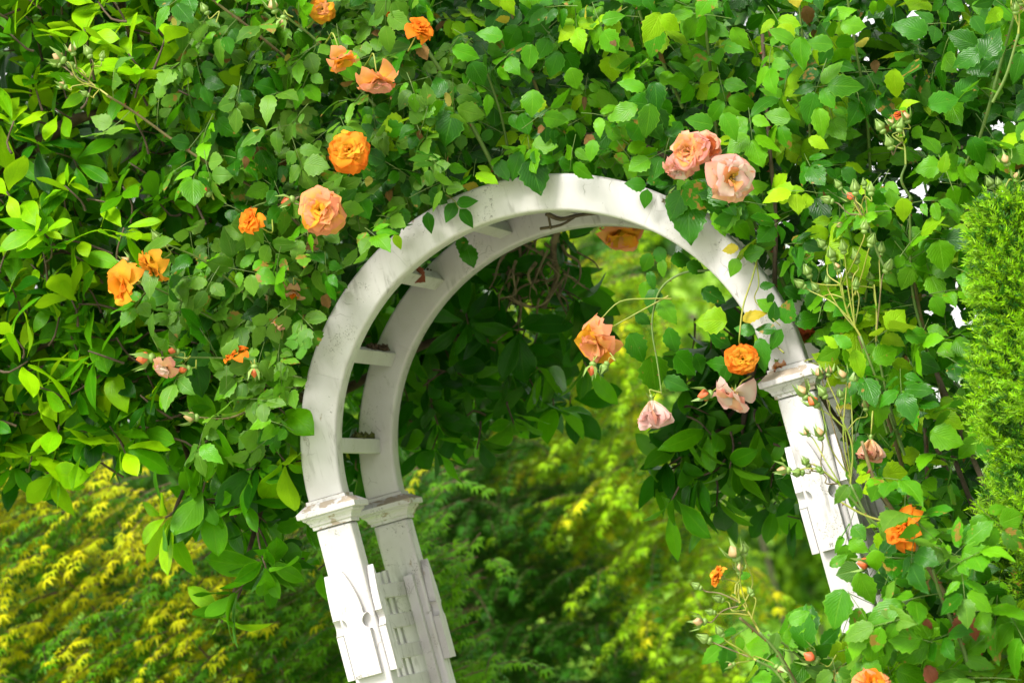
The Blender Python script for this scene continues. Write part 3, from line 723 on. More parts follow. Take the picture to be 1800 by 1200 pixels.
def cluster(P, joint, y, buds, foot=None, col=None):
    j = at(*joint, y); cx = sum(b[0] for b in buds)/len(buds); cy = sum(b[1] for b in buds)/len(buds)
    bend = rng.normal(size=3)*.008; top = at(joint[0] + (cx-joint[0])*.8, joint[1] + (cy-joint[1])*.8, y)
    axis = spline([j, .5*(j+top) + bend, top], 8)
    if foot is not None: P.cane([at(*foot, y + .03), .5*(at(*foot, y+.03) + j) + rng.normal(size=3)*.01, j], .0036, .0028, 'cane', 'stem', .04, 6)
    P.twig_tube(axis, .0026, .0016, 'stalk', 6)
    for i, b in enumerate(buds):
        px, py = b[0], b[1]; kind = b[2] if len(b) > 2 else random.choice(('green', 'green', 'green', 'pink'))
        yy = y + random.uniform(-.05, .05); deg = math.degrees(math.atan2(joint[1]-py, px-joint[0])) + random.uniform(-22, 22)
        tgt = axis[min(len(axis)-1, int(random.uniform(.05, .95)*len(axis)))]
        bud(P, px, py, yy, b[3] if len(b) > 3 else random.uniform(16, 25), deg, kind, tgt)
        if random.random() < .5:                                  # a small bract where the stalk leaves
            d = nrm(at(px, py, yy) - tgt + rng.normal(size=3)*.02); P.leaf(('rose', 4), 'rose_lime' if random.random() < .6 else 'rose_mid', frame(tgt, d, rng.normal(size=3), random.uniform(.012, .024)))
def pleaf(P, px, py, lpx, deg, y, mat, tilt=None, k=None, face=.45):
    tl = random.uniform(-.2, .35) if tilt is None else tilt
    d = imgdir(deg, tl); c = at(px, py, y); l = lpx*((c-CAM) @ CF)/FPX/max(.5, math.cos(math.atan(tl)))
    nn = nrm(-CF*1.0 + np.array([0, 0, face]) + rng.normal(size=3)*.22)
    P.leaf(('rose', random.randrange(7) if k is None else k), mat, frame(c - d*l*.5, d, nn, l))
def cane_px(P, pts, y0, y1, r0, r1, mat, nleaf=0, kinds=None, thorn=.05, size=1.0, check=None, name='cane'):
    n = len(pts); W = [at(p[0], p[1], y0 + (y1-y0)*i/(n-1)) for i, p in enumerate(pts)]
    o = P.cane(W, r0, r1, mat, name, thorn)
    Q = spline(W, 8)
    for i in range(nleaf):
        q = Q[int((i+.6)/nleaf*(len(Q)-1))]; t = nrm(Q[min(len(Q)-1, int((i+.6)/nleaf*(len(Q)-1))+1)] - q + 1e-6)
        s = nrm(np.cross(t, CF))*(1 if i % 2 else -1)
        rose_leaf(P, q, nrm(s*.8 + t*.5 + np.array([0, -.35, -.25]) + rng.normal(size=3)*.25), nrm(np.array([0, -.7, .6]) + rng.normal(size=3)*.4), size*random.uniform(.85, 1.1), kinds, random.choice((5, 5, 3)), check)
    return W

# ------------------------------------------------------------------ roses
GREYS = ['rose_grey', 'rose_grey', 'rose_grey', 'rose_mid', 'rose_dark']
DARKS = ['rose_dark', 'rose_dark', 'rose_dark', 'rose_mid', 'rose_mid', 'rose_mid', 'rose_lime']
FRESH = ['rose_mid', 'rose_mid', 'rose_mid', 'rose_lime', 'rose_dark', 'rose_dark']
RA = Plant('climbing_rose', 'orange climbing rose with matte grey-green leaves draped over the arch and magnolia', 'rose', (-.592, .086, 0))
RB = Plant('climbing_rose', 'apricot-pink climbing rose with glossy dark leaves piled on top of the arch', 'rose', (.86, .28, 0))
RC_ = Plant('climbing_rose', 'rose with tall clustered green buds beside the capital of the arch and the yew', 'rose', (1.02, -.12, 0))
RD = Plant('climbing_rose', 'softly blurred thorny rose with big pale leaves below the flaking plate', 'rose', (.98, -.55, 0))

polyA = [(310, -120), (760, -120), (800, 120), (800, 330), (700, 400), (630, 470), (560, 600), (540, 660), (520, 780), (400, 760), (360, 700), (380, 600), (300, 560), (280, 470), (380, 400), (330, 250), (280, 120)]
scatter_rose(RA, polyA, 260, -.20, .14, GREYS, clear_of_arch, .95, adir=(0, -.2, -.8))
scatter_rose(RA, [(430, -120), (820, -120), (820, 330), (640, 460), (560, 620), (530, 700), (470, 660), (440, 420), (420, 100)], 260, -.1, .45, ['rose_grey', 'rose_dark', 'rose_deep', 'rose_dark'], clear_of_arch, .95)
polyB = [(690, -150), (2000, -150), (2000, 420), (1500, 420), (1430, 560), (1330, 470), (1240, 380), (1100, 330), (980, 320), (860, 345), (720, 400), (690, 300)]
scatter_rose(RB, polyB, 450, -.16, .28, DARKS, clear_of_arch, 1.05)
polyB2 = [(690, -150), (1480, -150), (1480, 420), (1420, 600), (1330, 470), (1240, 380), (1100, 330), (980, 320), (860, 345), (720, 400)]
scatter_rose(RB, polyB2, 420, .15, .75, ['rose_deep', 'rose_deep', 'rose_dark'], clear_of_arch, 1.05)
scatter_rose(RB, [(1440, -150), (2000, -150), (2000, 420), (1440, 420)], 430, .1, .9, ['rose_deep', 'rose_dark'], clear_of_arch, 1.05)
polyC = [(1400, 330), (1640, 300), (2000, 330), (2000, 1000), (1640, 1000), (1540, 1000), (1520, 850), (1470, 700), (1440, 640), (1400, 480)]
scatter_rose(RC_, polyC, 210, -.30, .12, FRESH, clear_of_arch, 1.05)
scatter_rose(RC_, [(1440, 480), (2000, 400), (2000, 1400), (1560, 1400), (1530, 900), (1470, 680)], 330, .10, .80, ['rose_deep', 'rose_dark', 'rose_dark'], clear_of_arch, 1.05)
polyD = [(1490, 1010), (1560, 900), (1660, 870), (2000, 850), (2000, 1500), (1300, 1500), (1330, 1190), (1460, 1150)]
def clear_d(px, py):
    x, z, r = arch_zone(px, py); return not (abs(x - RC) < PW/2 + .01 and py < 1090) and px > 1290
scatter_rose(RD, polyD, 240, -.75, -.25, FRESH + ['rose_grey', 'rose_grey', 'rose_mid'], clear_d, 1.25)
scatter_rose(RD, [(1540, 960), (2000, 900), (2000, 1500), (1480, 1500)], 150, -.3, .1, ['rose_dark', 'rose_deep', 'rose_mid'], clear_d, 1.1)

# canes
cane_px(RA, [(560, 430), (470, 345), (350, 278), (240, 200), (188, 168)], .02, -.22, .0042, .0028, 'cane_red', 7, GREYS, .03)
cane_px(RA, [(560, 150), (500, 100), (440, 50), (380, 5), (330, -40)], .0, -.2, .004, .0026, 'cane_red', 6, GREYS, .035)
cane_px(RA, [(690, 220), (640, 165), (560, 75), (510, 35), (470, 0)], .0, -.2, .004, .0024, 'cane', 7, GREYS, .035)
cane_px(RA, [(500, 590), (440, 525), (360, 460), (290, 428)], .0, -.22, .0034, .002, 'cane', 6, GREYS, .04)
cane_px(RA, [(440, 600), (330, 535), (270, 505), (238, 490)], .0, -.22, .003, .0018, 'cane', 5, GREYS, .04)
cane_px(RA, [(530, 665), (430, 634), (340, 628), (275, 630)], -.02, -.22, .0034, .0018, 'cane', 5, GREYS, .04)
cane_px(RA, [(510, 690), (450, 715), (400, 735), (345, 733)], -.02, -.2, .003, .0018, 'cane_red', 4, GREYS, .04)
cane_px(RA, [(560, 330), (500, 350), (455, 360), (420, 380)], -.02, -.16, .003, .0018, 'cane', 2, GREYS, .04)
cane_px(RA, [(880, 320), (845, 250), (790, 150), (740, 70), (700, 0)], .05, -.14, .0058, .0045, 'cane', 5, GREYS, .028)
for pts, y0, y1, r, m in (([(1363, 560), (1362, 470), (1364, 380), (1352, 250), (1340, 60)], .12, -.02, .0062, 'cane_old'), ([(1400, 620), (1385, 520), (1330, 400), (1290, 330), (1235, 240)], .2, -.1, .0052, 'cane'),
                          ([(1262, 260), (1250, 140), (1240, 40), (1236, -60)], .1, -.1, .0042, 'cane'), ([(1200, 190), (1165, 110), (1130, 40), (1110, -40)], .05, -.15, .0042, 'cane'),
                          ([(1425, 260), (1420, 170), (1412, 80), (1400, -40)], .05, -.12, .004, 'cane'), ([(1530, 300), (1522, 190), (1500, 60), (1480, -60)], .1, -.05, .004, 'cane'),
                          ([(1710, 280), (1735, 200), (1765, 90), (1785, 20), (1800, -40)], -.1, -.22, .0042, 'cane'), ([(1180, 280), (1090, 240), (1000, 235), (900, 215)], .2, .1, .006, 'cane_old'),
                          ([(1000, 300), (960, 200), (920, 90), (880, -40)], .2, -.05, .0048, 'cane_red'), ([(900, 300), (880, 200), (850, 110)], .1, -.05, .0036, 'cane')):
    cane_px(RB, pts, y0, y1, r, r*.7, m, 5, DARKS, .035, 1.05, clear_of_arch)
for pts, y0, y1, r, m in (([(1650, 960), (1632, 860), (1626, 740), (1610, 600)], .05, -.05, .0065, 'cane_old'), ([(1600, 880), (1575, 780), (1540, 680), (1510, 590)], -.1, -.25, .0052, 'cane_red'),
                          ([(1675, 800), (1655, 690), (1620, 560), (1600, 450)], .02, -.12, .0048, 'cane_red'), ([(1640, 640), (1605, 520), (1600, 400), (1600, 345)], -.12, -.25, .0036, 'cane'),
                          ([(1760, 560), (1700, 440), (1690, 330), (1715, 240)], -.02, -.18, .004, 'cane'), ([(1560, 760), (1520, 600), (1530, 450)], -.02, -.2, .0036, 'cane')):
    cane_px(RC_, pts, y0, y1, r, r*.7, m, 5, FRESH, .03, 1.0, clear_of_arch)
cane_px(RD, [(1760, 1230), (1700, 1110), (1640, 1010), (1585, 920), (1540, 850), (1515, 775)], -.45, -.55, .0075, .0035, 'cane_red', 8, FRESH, .022, 1.2, clear_d)
cane_px(RD, [(1730, 1260), (1690, 1130), (1655, 1050), (1640, 1000)], -.6, -.68, .006, .003, 'cane', 5, FRESH, .03, 1.2, clear_d)
cane_px(RD, [(1430, 1260), (1370, 1150), (1330, 1110), (1300, 1085)], -.5, -.58, .0045, .003, 'cane_red', 2, FRESH, .04, 1.1)
cane_px(RD, [(1500, 1250), (1440, 1190), (1390, 1140), (1350, 1115)], -.45, -.55, .004, .002, 'cane', 2, FRESH, .04, 1.1)
cane_px(RD, [(1640, 960), (1580, 925), (1520, 905), (1475, 880)], -.5, -.52, .0034, .002, 'stalk', 2, FRESH, .05, 1.0)

for P, x, y, tops in ((RB, .86, .28, ((1363, 560, .12), (1400, 620, .2), (1450, 300, .2))), (RC_, 1.02, -.12, ((1650, 960, .05), (1600, 880, -.1), (1675, 800, .02), (1640, 640, -.1), (1760, 560, -.02))), (RD, .98, -.55, ((1760, 1230, -.45), (1730, 1260, -.6), (1500, 1250, -.45), (1430, 1260, -.5)))):
    for tp in tops:
        e = at(*tp); w = .06 if x > 0 else .012; b = np.array([x + random.uniform(-w, w), y + random.uniform(-w, w), -.02]); P.cane([b, b*.55 + e*.45 + np.array([(e[0]-b[0])*-.25, 0, .1]), e], .011, .006, 'cane_old', 'cane', .09)
for dx in (-.012, .014):
    RA.cane([(-.592 + dx, .085, -.02), (-.590 - dx, .088, .7), (-.592 + dx, .086, 1.4), (-.593, .086, 1.98)] + [hoop_pt(R(a), RC + .012, .085) for a in (168, 150, 132, 115)], .007, .004, 'cane_old', 'cane', .1)
# leaves that lie in front of the arch and in its opening
for L in ((941, 311, 70, -72), (905, 292, 56, -112), (955, 274, 50, 8), (884, 300, 44, -60), (1000, 288, 40, -20), (1032, 272, 40, -30)): pleaf(RB, *L, -.045, 'rose_dark')
for L in ((821, 354, 40, 12), (791, 373, 40, -118), (822, 383, 42, -48), (753, 392, 40, -85), (711, 385, 40, -80), (732, 350, 38, -95), (690, 400, 40, -75), (762, 318, 44, -100)): pleaf(RA, *L, -.04, 'rose_dark')
RA.twig_tube(spline([at(770, 335, -.03), at(798, 352, -.045), at(806, 366, -.04), at(814, 371, -.04)], 3), .0012, .0009, 'stalk')
for L in ((1117, 324, 38, 176), (1150, 318, 28, 0), (1135, 350, 36, -100), (1163, 322, 26, 40), (1125, 285, 40, 150)): pleaf(RB, *L, -.04, 'rose_dark')
for L in ((1230, 346, 76, -28), (1207, 390, 76, -98), (1188, 362, 60, -112), (1268, 392, 52, -75), (1262, 350, 46, -40), (1245, 330, 60, 140), (1308, 405, 50, -40), (1330, 330, 50, 10)): pleaf(RB, *L, -.06, random.choice(('rose_dark', 'rose_mid')))
pleaf(RB, 1283, 436, 32, 178, -.05, 'rose_yellow'); pleaf(RB, 1326, 444, 40, 18, -.05, 'rose_mid'); pleaf(RB, 1290, 470, 38, -118, -.05, 'rose_mid')
for L in ((1349, 502, 28, 8), (1354, 527, 26, -100), (1361, 548, 38, 85), (1385, 546, 46, 76), (1346, 577, 40, 172), (1363, 598, 46, -118), (1341, 624, 62, -80), (1310, 578, 38, 160), (1395, 514, 40, -25), (1422, 560, 52, 20)): pleaf(RB, *L, -.06, 'rose_dark')
pleaf(RB, 1323, 552, 42, 35, -.07, 'rose_yellow', k=2); pleaf(RB, 1250, 560, 58, 170, -.05, 'rose_lime'); pleaf(RB, 1345, 535, 36, 150, -.06, 'rose_mid')
RB.twig_tube(spline([at(1332, 452, -.04), at(1322, 490, -.06), at(1306, 540, -.08), at(1299, 600, -.09)], 4), .0024, .002, 'stalk', 5)
RB.twig_tube(spline([at(1330, 462, -.04), at(1334, 500, -.05), at(1328, 530, -.05), at(1372, 572, -.06)], 4), .002, .0012, 'stalk', 5)
for L in ((1135, 463, 40, -115), (1161, 450, 34, -70), (1164, 472, 34, -85), (1146, 492, 34, -70), (1133, 512, 36, -100), (1148, 528, 46, -100), (1172, 548, 56, -60), (1130, 562, 34, -40), (1122, 612, 62, -60), (1149, 658, 68, -80), (1188, 676, 50, -30), (1205, 640, 55, -45),
          (1200, 455, 44, 10), (1225, 470, 40, -20), (1180, 600, 52, -80), (1255, 520, 50, -30), (1232, 640, 44, -60), (1262, 600, 48, 160), (1275, 660, 40, -100), (1262, 640, 50, 175)): pleaf(RB, *L, .06, random.choice(('rose_dark', 'rose_dark', 'rose_mid')))
cane_px(RB, [(1330, 420), (1260, 470), (1200, 480), (1160, 510), (1146, 570), (1156, 640), (1163, 692)], .08, .04, .0034, .0018, 'cane', 0, None, .05)
for L in ((1230, 870, 1, 0),): pass
RB.twig_tube(spline([at(1180, 525, .05), at(1140, 525, .04), at(1090, 530, .03), at(1055, 562, .02)], 4), .002, .0015, 'stalk', 5)
RB.twig_tube(spline([at(1175, 520, .05), at(1120, 550, .04), at(1075, 575, .03)], 4), .002, .0015, 'stalk', 5)
# dead and yellowing leaves caught among the green ones
for P, poly, n in ((RA, polyA, 34), (RB, polyB, 44), (RC_, polyC, 26), (RD, polyD, 16)):
    for px, py in sample_poly(poly, n):
        if clear_of_arch(px, py): P.leaf(('rose', random.choice((4, 5, 6))), random.choice(('rose_yellow', 'rose_dead', 'rose_dead')), frame(at(px, py, random.uniform(-.2, .1)), rng.normal(size=3) + (0, 0, -1), rng.normal(size=3) + (0, -.8, .3), random.uniform(.025, .05)))
# prominent leaves of the roses beside the arch
for L in ((1405, 95, 62, -95), (1440, 75, 52, 170), (1375, 62, 50, 150), (1150, 75, 62, -100), (1110, 150, 50, 165), (1155, 170, 56, -80), (1140, 215, 66, -95), (1095, 195, 56, -160), (1240, 10, 52, -120), (1300, 70, 50, -60), (1480, 20, 50, 30),
          (1230, 215, 50, 170), (1285, 222, 56, -60), (1365, 205, 50, 170), (1445, 215, 56, -75), (1500, 45, 46, -10), (860, 60, 50, 170), (930, 100, 46, -100), (1010, 140, 44, -70), (820, 95, 54, -20), (840, 130, 50, -60), (745, 195, 46, -120), (860, 185, 40, -80), (1040, 265, 40, -100), (935, 180, 46, -95)):
    pleaf(RB, *L, random.uniform(-.24, -.16), random.choice(('rose_dark', 'rose_mid', 'rose_mid')))
for L in ((1150, 50, 60, -110), (1180, 40, 46, -30), (1570, 150, 58, -95), (1660, 285, 40, 80), (1440, 250, 40, -20)): pleaf(RB, *L, -.27, 'rose_lime')
for L in ((1605, 45, 58, 150), (1690, 70, 62, 160), (1740, 75, 60, 70), (1700, 105, 60, -150), (1750, 90, 50, 20), (1720, 45, 40, -60), (1790, 120, 60, -100), (1660, 180, 62, 10), (1700, 155, 56, 60), (1720, 265, 56, -60)): pleaf(RC_, *L, random.uniform(-.3, -.2), 'rose_dark')
for L in ((1655, 450, 58, -80), (1650, 540, 44, -60), (1480, 600, 40, 150), (1575, 560, 50, 50), (1510, 640, 56, -70), (1560, 620, 60, 30), (1615, 590, 52, -5), (1500, 870, 46, -110), (1540, 720, 60, -110), (1580, 830, 60, 10), (1600, 700, 60, 40), (1665, 770, 64, -20), (1590, 370, 46, -80), (1460, 600, 34, 140)):
    pleaf(RC_, *L, random.uniform(-.36, -.26), random.choice(('rose_mid', 'rose_lime')))
for L in ((1620, 935, 74, 0), (1470, 1070, 86, -110), (1520, 1035, 76, -70), (1490, 1005, 50, -165), (1505, 1090, 56, -115), (1405, 1120, 66, 0), (1360, 1130, 46, -110), (1405, 1085, 50, 25), (1540, 985, 46, -80), (1570, 1050, 66, -70), (1475, 985, 44, 30), (1560, 930, 60, -110), (1310, 1010, 30, 20), (1480, 870, 50, -120), (1540, 860, 56, -110),
          (1590, 1110, 84, -60), (1530, 1110, 86, -115), (1640, 1130, 70, -110), (1680, 1060, 60, -40), (1500, 1185, 80, 15), (1440, 1180, 60, 160), (1330, 1200, 50, 20)):
    pleaf(RD, L[0], L[1], L[2]*.88, L[3], random.uniform(-.62, -.5), random.choice(('rose_mid', 'rose_mid', 'rose_grey')))
for L in ((1690, 1100, 44, -100), (1700, 1085, 40, -60), (1715, 1105, 44, -70), (1680, 1115, 40, -120), (1630, 1105, 38, -85), (1640, 1190, 50, -60)): pleaf(RD, *L, -.66, 'rose_red', k=4)
for L in ((800, 326, 34, 20), (828, 328, 30, 160)): pleaf(RA, *L, .01, 'rose_yellow')
for L in ((700, 425, 30, -60), (1485, 600, 34, 120), (1470, 135, 30, 170), (1480, 150, 34, 20)): pleaf(RB, *L, -.15, random.choice(('rose_yellow', 'rose_lime')))
pleaf(RB, 735, 485, 34, -40, .28, 'rose_red'); pleaf(RB, 824, 450, 44, -75, .25, 'rose_dark'); pleaf(RB, 812, 432, 34, -95, .25, 'rose_dark')
RB.twig_tube(spline([at(960, 375, .2), at(985, 385, .22), at(1020, 378, .24), at(1075, 372, .28)], 4), .006, .004, 'cane_old', 6)
RB.twig_tube(spline([at(962, 372, .2), at(966, 390, .22), at(968, 402, .24)], 3), .0035, .003, 'cane_old', 5)
RB.twig_tube(spline([at(950, 402, .26), at(985, 396, .24), at(1010, 382, .24)], 3), .004, .003, 'cane_old', 5)

# blooms: place, width, petals, facing
TC = -CF
bloom(RA, 613, 262, -.28, 82, ['p_orange', 'p_gold', 'p_gold'], TC + .25*CU, 'full', at(650, 300, -.1), 'full golden-orange bloom')
bloom(RA, 560, 368, -.28, 92, ['p_peach', 'p_peach', 'p_gold'], TC*.9 - .3*CR + .1*CU, 'full', at(600, 320, -.1))
bloom(RA, 440, 388, -.28, 44, ['p_orange'], imgdir(150, .8), 'cup', at(480, 360, -.1))
bloom(RA, 212, 503, -.28, 66, ['p_gold', 'p_orange'], imgdir(190, .7), 'bell', at(238, 490, -.2))
bloom(RA, 268, 467, -.28, 58, ['p_gold', 'p_gold'], imgdir(215, .35), 'cup', at(290, 430, -.22))
bloom(RA, 413, 622, -.2, 42, ['p_orange'], imgdir(120, .3), 'cup', at(425, 636, -.18))
bloom(RA, 290, 646, -.22, 40, ['p_pink', 'p_blush'], imgdir(240, .7), 'bell', at(330, 630, -.2))
bloom(RA, 602, 106, -.28, 50, ['p_peach', 'p_gold'], imgdir(-70, .3), 'bell', at(565, 85, -.15))
bloom(RA, 665, 147, -.28, 62, ['p_peach', 'p_pink'], imgdir(-80, .35), 'bell', at(640, 118, -.15))
bloom(RA, 738, 50, -.28, 46, ['p_orange'], imgdir(60, .8), 'cup', at(720, 85, -.1))
bloom(RA, 566, 16, -.14, 52, ['p_gold', 'p_peach'], TC, 'full', at(540, 50, -.1))
bloom(RA, 692, 22, -.12, 26, ['p_orange'], TC, 'cup', at(690, 60, -.1))
bloom(RB, 1207, 265, -.27, 80, ['p_pink', 'p_peach', 'p_peach'], TC*.8 - .5*CR, 'full', at(1230, 230, -.1))
bloom(RB, 1246, 258, -.24, 58, ['p_pink', 'p_rust', 'p_rust'], TC + .3*CR, 'full', at(1250, 215, -.08))
bloom(RB, 1192, 304, -.24, 60, ['p_pink', 'p_blush'], imgdir(-100, .6), 'full', at(1215, 270, -.1))
bloom(RB, 1292, 316, -.30, 98, ['p_pink', 'p_blush', 'p_peach'], TC*.8 + .35*CR - .2*CU, 'open', at(1310, 270, -.12), 'pale pink bloom with a drooping lower petal')
bloom(RB, 1092, 410, .62, 76, ['p_peach', 'p_gold'], imgdir(-92, .45), 'bell', at(1085, 350, .6))
bloom(RB, 1046, 602, .02, 76, ['p_peach', 'p_gold', 'p_peach'], imgdir(215, .6), 'bell', at(1075, 575, .03))
bloom(RB, 1306, 630, -.1, 66, ['p_orange', 'p_gold', 'p_gold'], TC + .15*CU, 'full', at(1299, 595, -.09))
bloom(RB, 1148, 716, .03, 76, ['p_blush', 'p_blush', 'p_pink'], imgdir(-80, .25), 'hang', at(1163, 690, .04), 'pale pink bloom hanging upside down in the opening')
bloom(RB, 1287, 697, -.06, 68, ['p_blush', 'p_blush', 'p_pink'], imgdir(-125, .5), 'bell', at(1320, 660, -.06))
bloom(RB, 1418, 592, .12, 44, ['p_rust'], imgdir(-60, .8), 'full', at(1400, 560, .1))
bloom(RC_, 1583, 203, -.2, 28, ['p_rust', 'p_orange'], imgdir(100, .2), 'cup', at(1590, 240, -.2))
bloom(RC_, 1530, 782, -.40, 60, ['p_dry', 'p_pink', 'p_blush'], imgdir(-95, .2), 'hang', at(1535, 745, -.28))
bloom(RD, 1588, 928, -.60, 72, ['p_orange'], imgdir(170, .6), 'cup', at(1610, 965, -.45))
bloom(RD, 1534, 1196, -.74, 82, ['p_peach', 'p_orange'], imgdir(80, .8), 'full', at(1560, 1230, -.45))
bloom(RD, 1735, 1200, -.5, 40, ['p_rust'], imgdir(80, .8), 'cup', at(1750, 1240, -.5))
for b in ((545, 432, 30, -80), (516, 515, 42, -90), (490, 568, 30, 100), (1366, 642, 34, -80), (1452, 642, 24, -10)):
    bloom(RA if b[0] < 800 else RB, b[0], b[1], -.12 if b[0] < 800 else .0, b[2], ['p_dry', 'p_dry', 'p_orange' if b[1] > 500 else 'p_pink'], imgdir(b[3], .2), 'dry', at(b[0] + 12, b[1] - 22, -.08))
# buds
for b in ((362, 334, 28, 130, 'red', (395, 345)), (506, 353, 26, 200, 'red', (535, 362)), (256, 630, 34, 185, 'red', (290, 628)), (324, 649, 24, 190, 'red', (345, 632)), (305, 617, 22, 170, 'red', (335, 625)), (447, 652, 24, -90, 'red', (440, 634)),
          (336, 733, 28, 175, 'pink', (360, 734)), (480, 12, 26, 110, 'pink', (505, 35)), (497, 38, 22, -100, 'pink', (515, 30)), (222, 460, 24, 140, 'pink', (245, 480)), (275, 418, 24, 120, 'green', (300, 432)), (360, 17, 20, 120, 'green', (380, 40))):
    bud(RA, b[0], b[1], -.2, b[2], b[3], b[4], at(*b[5], -.2))
cluster(RA, (190, 168), -.22, [(104, 102, 'pink', 28), (127, 88, 'pink'), (126, 115), (110, 150, 'pink'), (180, 100, 'green'), (155, 93, 'green'), (150, 165), (98, 112), (130, 132)])
for b in ((1240, 694, 30, 190, 'red', (1262, 680)), (1041, 648, 26, -100, 'red', (1050, 625)), (1063, 645, 22, -120, 'green', (1072, 620)), (1180, 345, 20, 30, 'red', (1165, 350))):
    bud(RB, b[0], b[1], -.0, b[2], b[3], b[4], at(*b[5], -.0))
cluster(RC_, (1512, 590), -.28, [(1446, 430), (1462, 448), (1420, 478), (1408, 500), (1434, 506), (1472, 470, 'pink'), (1504, 452), (1532, 424), (1520, 400), (1482, 436), (1496, 480), (1455, 495)], (1590, 800))
cluster(RC_, (1540, 600), -.26, [(1560, 470), (1530, 490), (1505, 500), (1548, 440)], (1590, 800))
cluster(RC_, (1495, 850), -.36, [(1440, 656), (1457, 652), (1481, 660), (1412, 690, 'pink', 30), (1446, 690), (1430, 706, 'red', 26), (1478, 694), (1522, 712, 'pink'), (1500, 668)], (1560, 960))
cluster(RC_, (1486, 862), -.42, [(1378, 826, 'pink', 26), (1403, 830, 'green'), (1417, 812, 'green'), (1441, 826, 'green'), (1418, 760, 'pink'), (1441, 762)], (1560, 940))
cluster(RC_, (1592, 290), -.26, [(1548, 224), (1567, 217, 'pink'), (1582, 222), (1593, 207), (1563, 252)], (1602, 350))
cluster(RC_, (1528, 400), -.28, [(1456, 352), (1474, 326), (1503, 332), (1519, 324), (1531, 334), (1497, 347, 'red', 24), (1478, 396)], (1560, 480))
cluster(RC_, (1790, 370), -.4, [(1740, 322), (1756, 322), (1768, 282, 'pink'), (1786, 312, 'pink'), (1798, 335), (1810, 300)], (1800, 460))
cluster(RC_, (1790, 60), -.3, [(1778, -10), (1795, 0), (1805, -20), (1785, 15)], (1745, 180))
cluster(RD, (1335, 1110), -.6, [(1291, 972, 'pink', 32), (1308, 966, 'green', 24), (1226, 1030, 'green'), (1230, 1092, 'pink', 26), (1264, 1052, 'green'), (1250, 1075, 'green'), (1320, 1040, 'green'), (1300, 1000, 'pink')], (1400, 1210))
cluster(RD, (1330, 1160), -.62, [(1266, 1110, 'green'), (1285, 1168, 'pink'), (1240, 1122, 'green'), (1370, 1175, 'pink')], (1400, 1230))
bloom(RD, 1262, 1012, -.58, 38, ['p_orange', 'p_gold'], imgdir(160, .2), 'cup', at(1300, 1060, -.6))
for b in ((1520, 990, 30, 175, 'red', (1545, 992)), (1426, 1155, 32, 150, 'red', (1470, 1150))): bud(RD, b[0], b[1], -.55, b[2], b[3], b[4], at(*b[5], -.55))

# ------------------------------------------------------------------ magnolias
def limb(P, pts, r0, r1, mat='bark', name='branch'): P.cane(pts, r0, r1, mat, name, 0, 8, 6, .1)
MA = Plant('magnolia_tree', 'magnolia with broad bright green leaves in whorls left of the arch', 'tree', (-2.75, 1.3, 0))
MC = Plant('magnolia_tree', 'shaded magnolia hanging dark leaves behind the far right post of the arch', 'tree', (1.15, 1.75, 0))
BR = ['magn', 'magn', 'magn', 'magn_young', 'magn_young', 'magn_deep']
polyM = [(-300, -200), (470, -200), (520, 120), (540, 420), (550, 640), (530, 760), (420, 770), (330, 760), (180, 800), (80, 830), (-60, 800), (-300, 760)]
scatter_magn(MA, polyM, 400, .0, .35, BR, L=.100, check=lambda px, py: clear_of_arch(px, py), axis=(-.25, -.6, .55))
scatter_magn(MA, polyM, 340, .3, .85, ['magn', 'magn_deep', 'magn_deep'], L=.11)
scatter_magn(MA, [(-300, -200), (330, -200), (300, 120), (200, 330), (150, 480), (60, 640), (-300, 640)], 90, -.12, .12, ['magn_young', 'magn_young', 'magn'], L=.100, axis=(-.2, -.4, .85), open_=(25, 70), grav=.1)
scatter_magn(MA, [(-300, 480), (540, 480), (540, 780), (330, 770), (150, 810), (-300, 790)], 130, .1, .9, ['magn', 'magn', 'magn_deep', 'magn_young'], L=.11, axis=(-.25, -.6, .1), grav=.5)
polyM3 = [(330, 760), (545, 740), (545, 900), (570, 1000), (480, 1020), (430, 960), (360, 900), (330, 830)]
scatter_magn(MA, polyM3, 34, .1, .5, ['magn', 'magn_deep', 'magn'], L=.11, axis=(-.3, -.5, -.2), grav=.8)
polyTop = [(400, -200), (1500, -200), (1470, 330), (1300, 330), (1100, 300), (900, 310), (700, 420), (560, 620), (520, 500), (430, 100)]
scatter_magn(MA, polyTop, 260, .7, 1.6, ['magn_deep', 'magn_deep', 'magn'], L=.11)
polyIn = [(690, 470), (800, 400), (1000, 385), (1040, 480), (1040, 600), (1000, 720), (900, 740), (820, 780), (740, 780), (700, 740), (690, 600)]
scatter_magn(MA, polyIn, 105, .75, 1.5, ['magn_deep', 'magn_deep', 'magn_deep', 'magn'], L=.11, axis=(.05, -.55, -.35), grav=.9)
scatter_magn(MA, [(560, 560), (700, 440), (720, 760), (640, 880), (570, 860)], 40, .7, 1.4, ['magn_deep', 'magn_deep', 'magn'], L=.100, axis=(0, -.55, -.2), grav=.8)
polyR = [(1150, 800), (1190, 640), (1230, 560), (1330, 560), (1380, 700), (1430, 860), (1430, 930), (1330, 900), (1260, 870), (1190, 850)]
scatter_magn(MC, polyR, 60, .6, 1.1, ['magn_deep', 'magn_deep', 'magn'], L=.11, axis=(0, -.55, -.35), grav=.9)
scatter_magn(MC, [(1330, 500), (1560, 460), (1680, 1250), (1580, 1250), (1480, 900), (1430, 780)], 50, .7, 1.2, ['magn_deep'], L=.11, axis=(0, -.55, -.2), grav=.6)
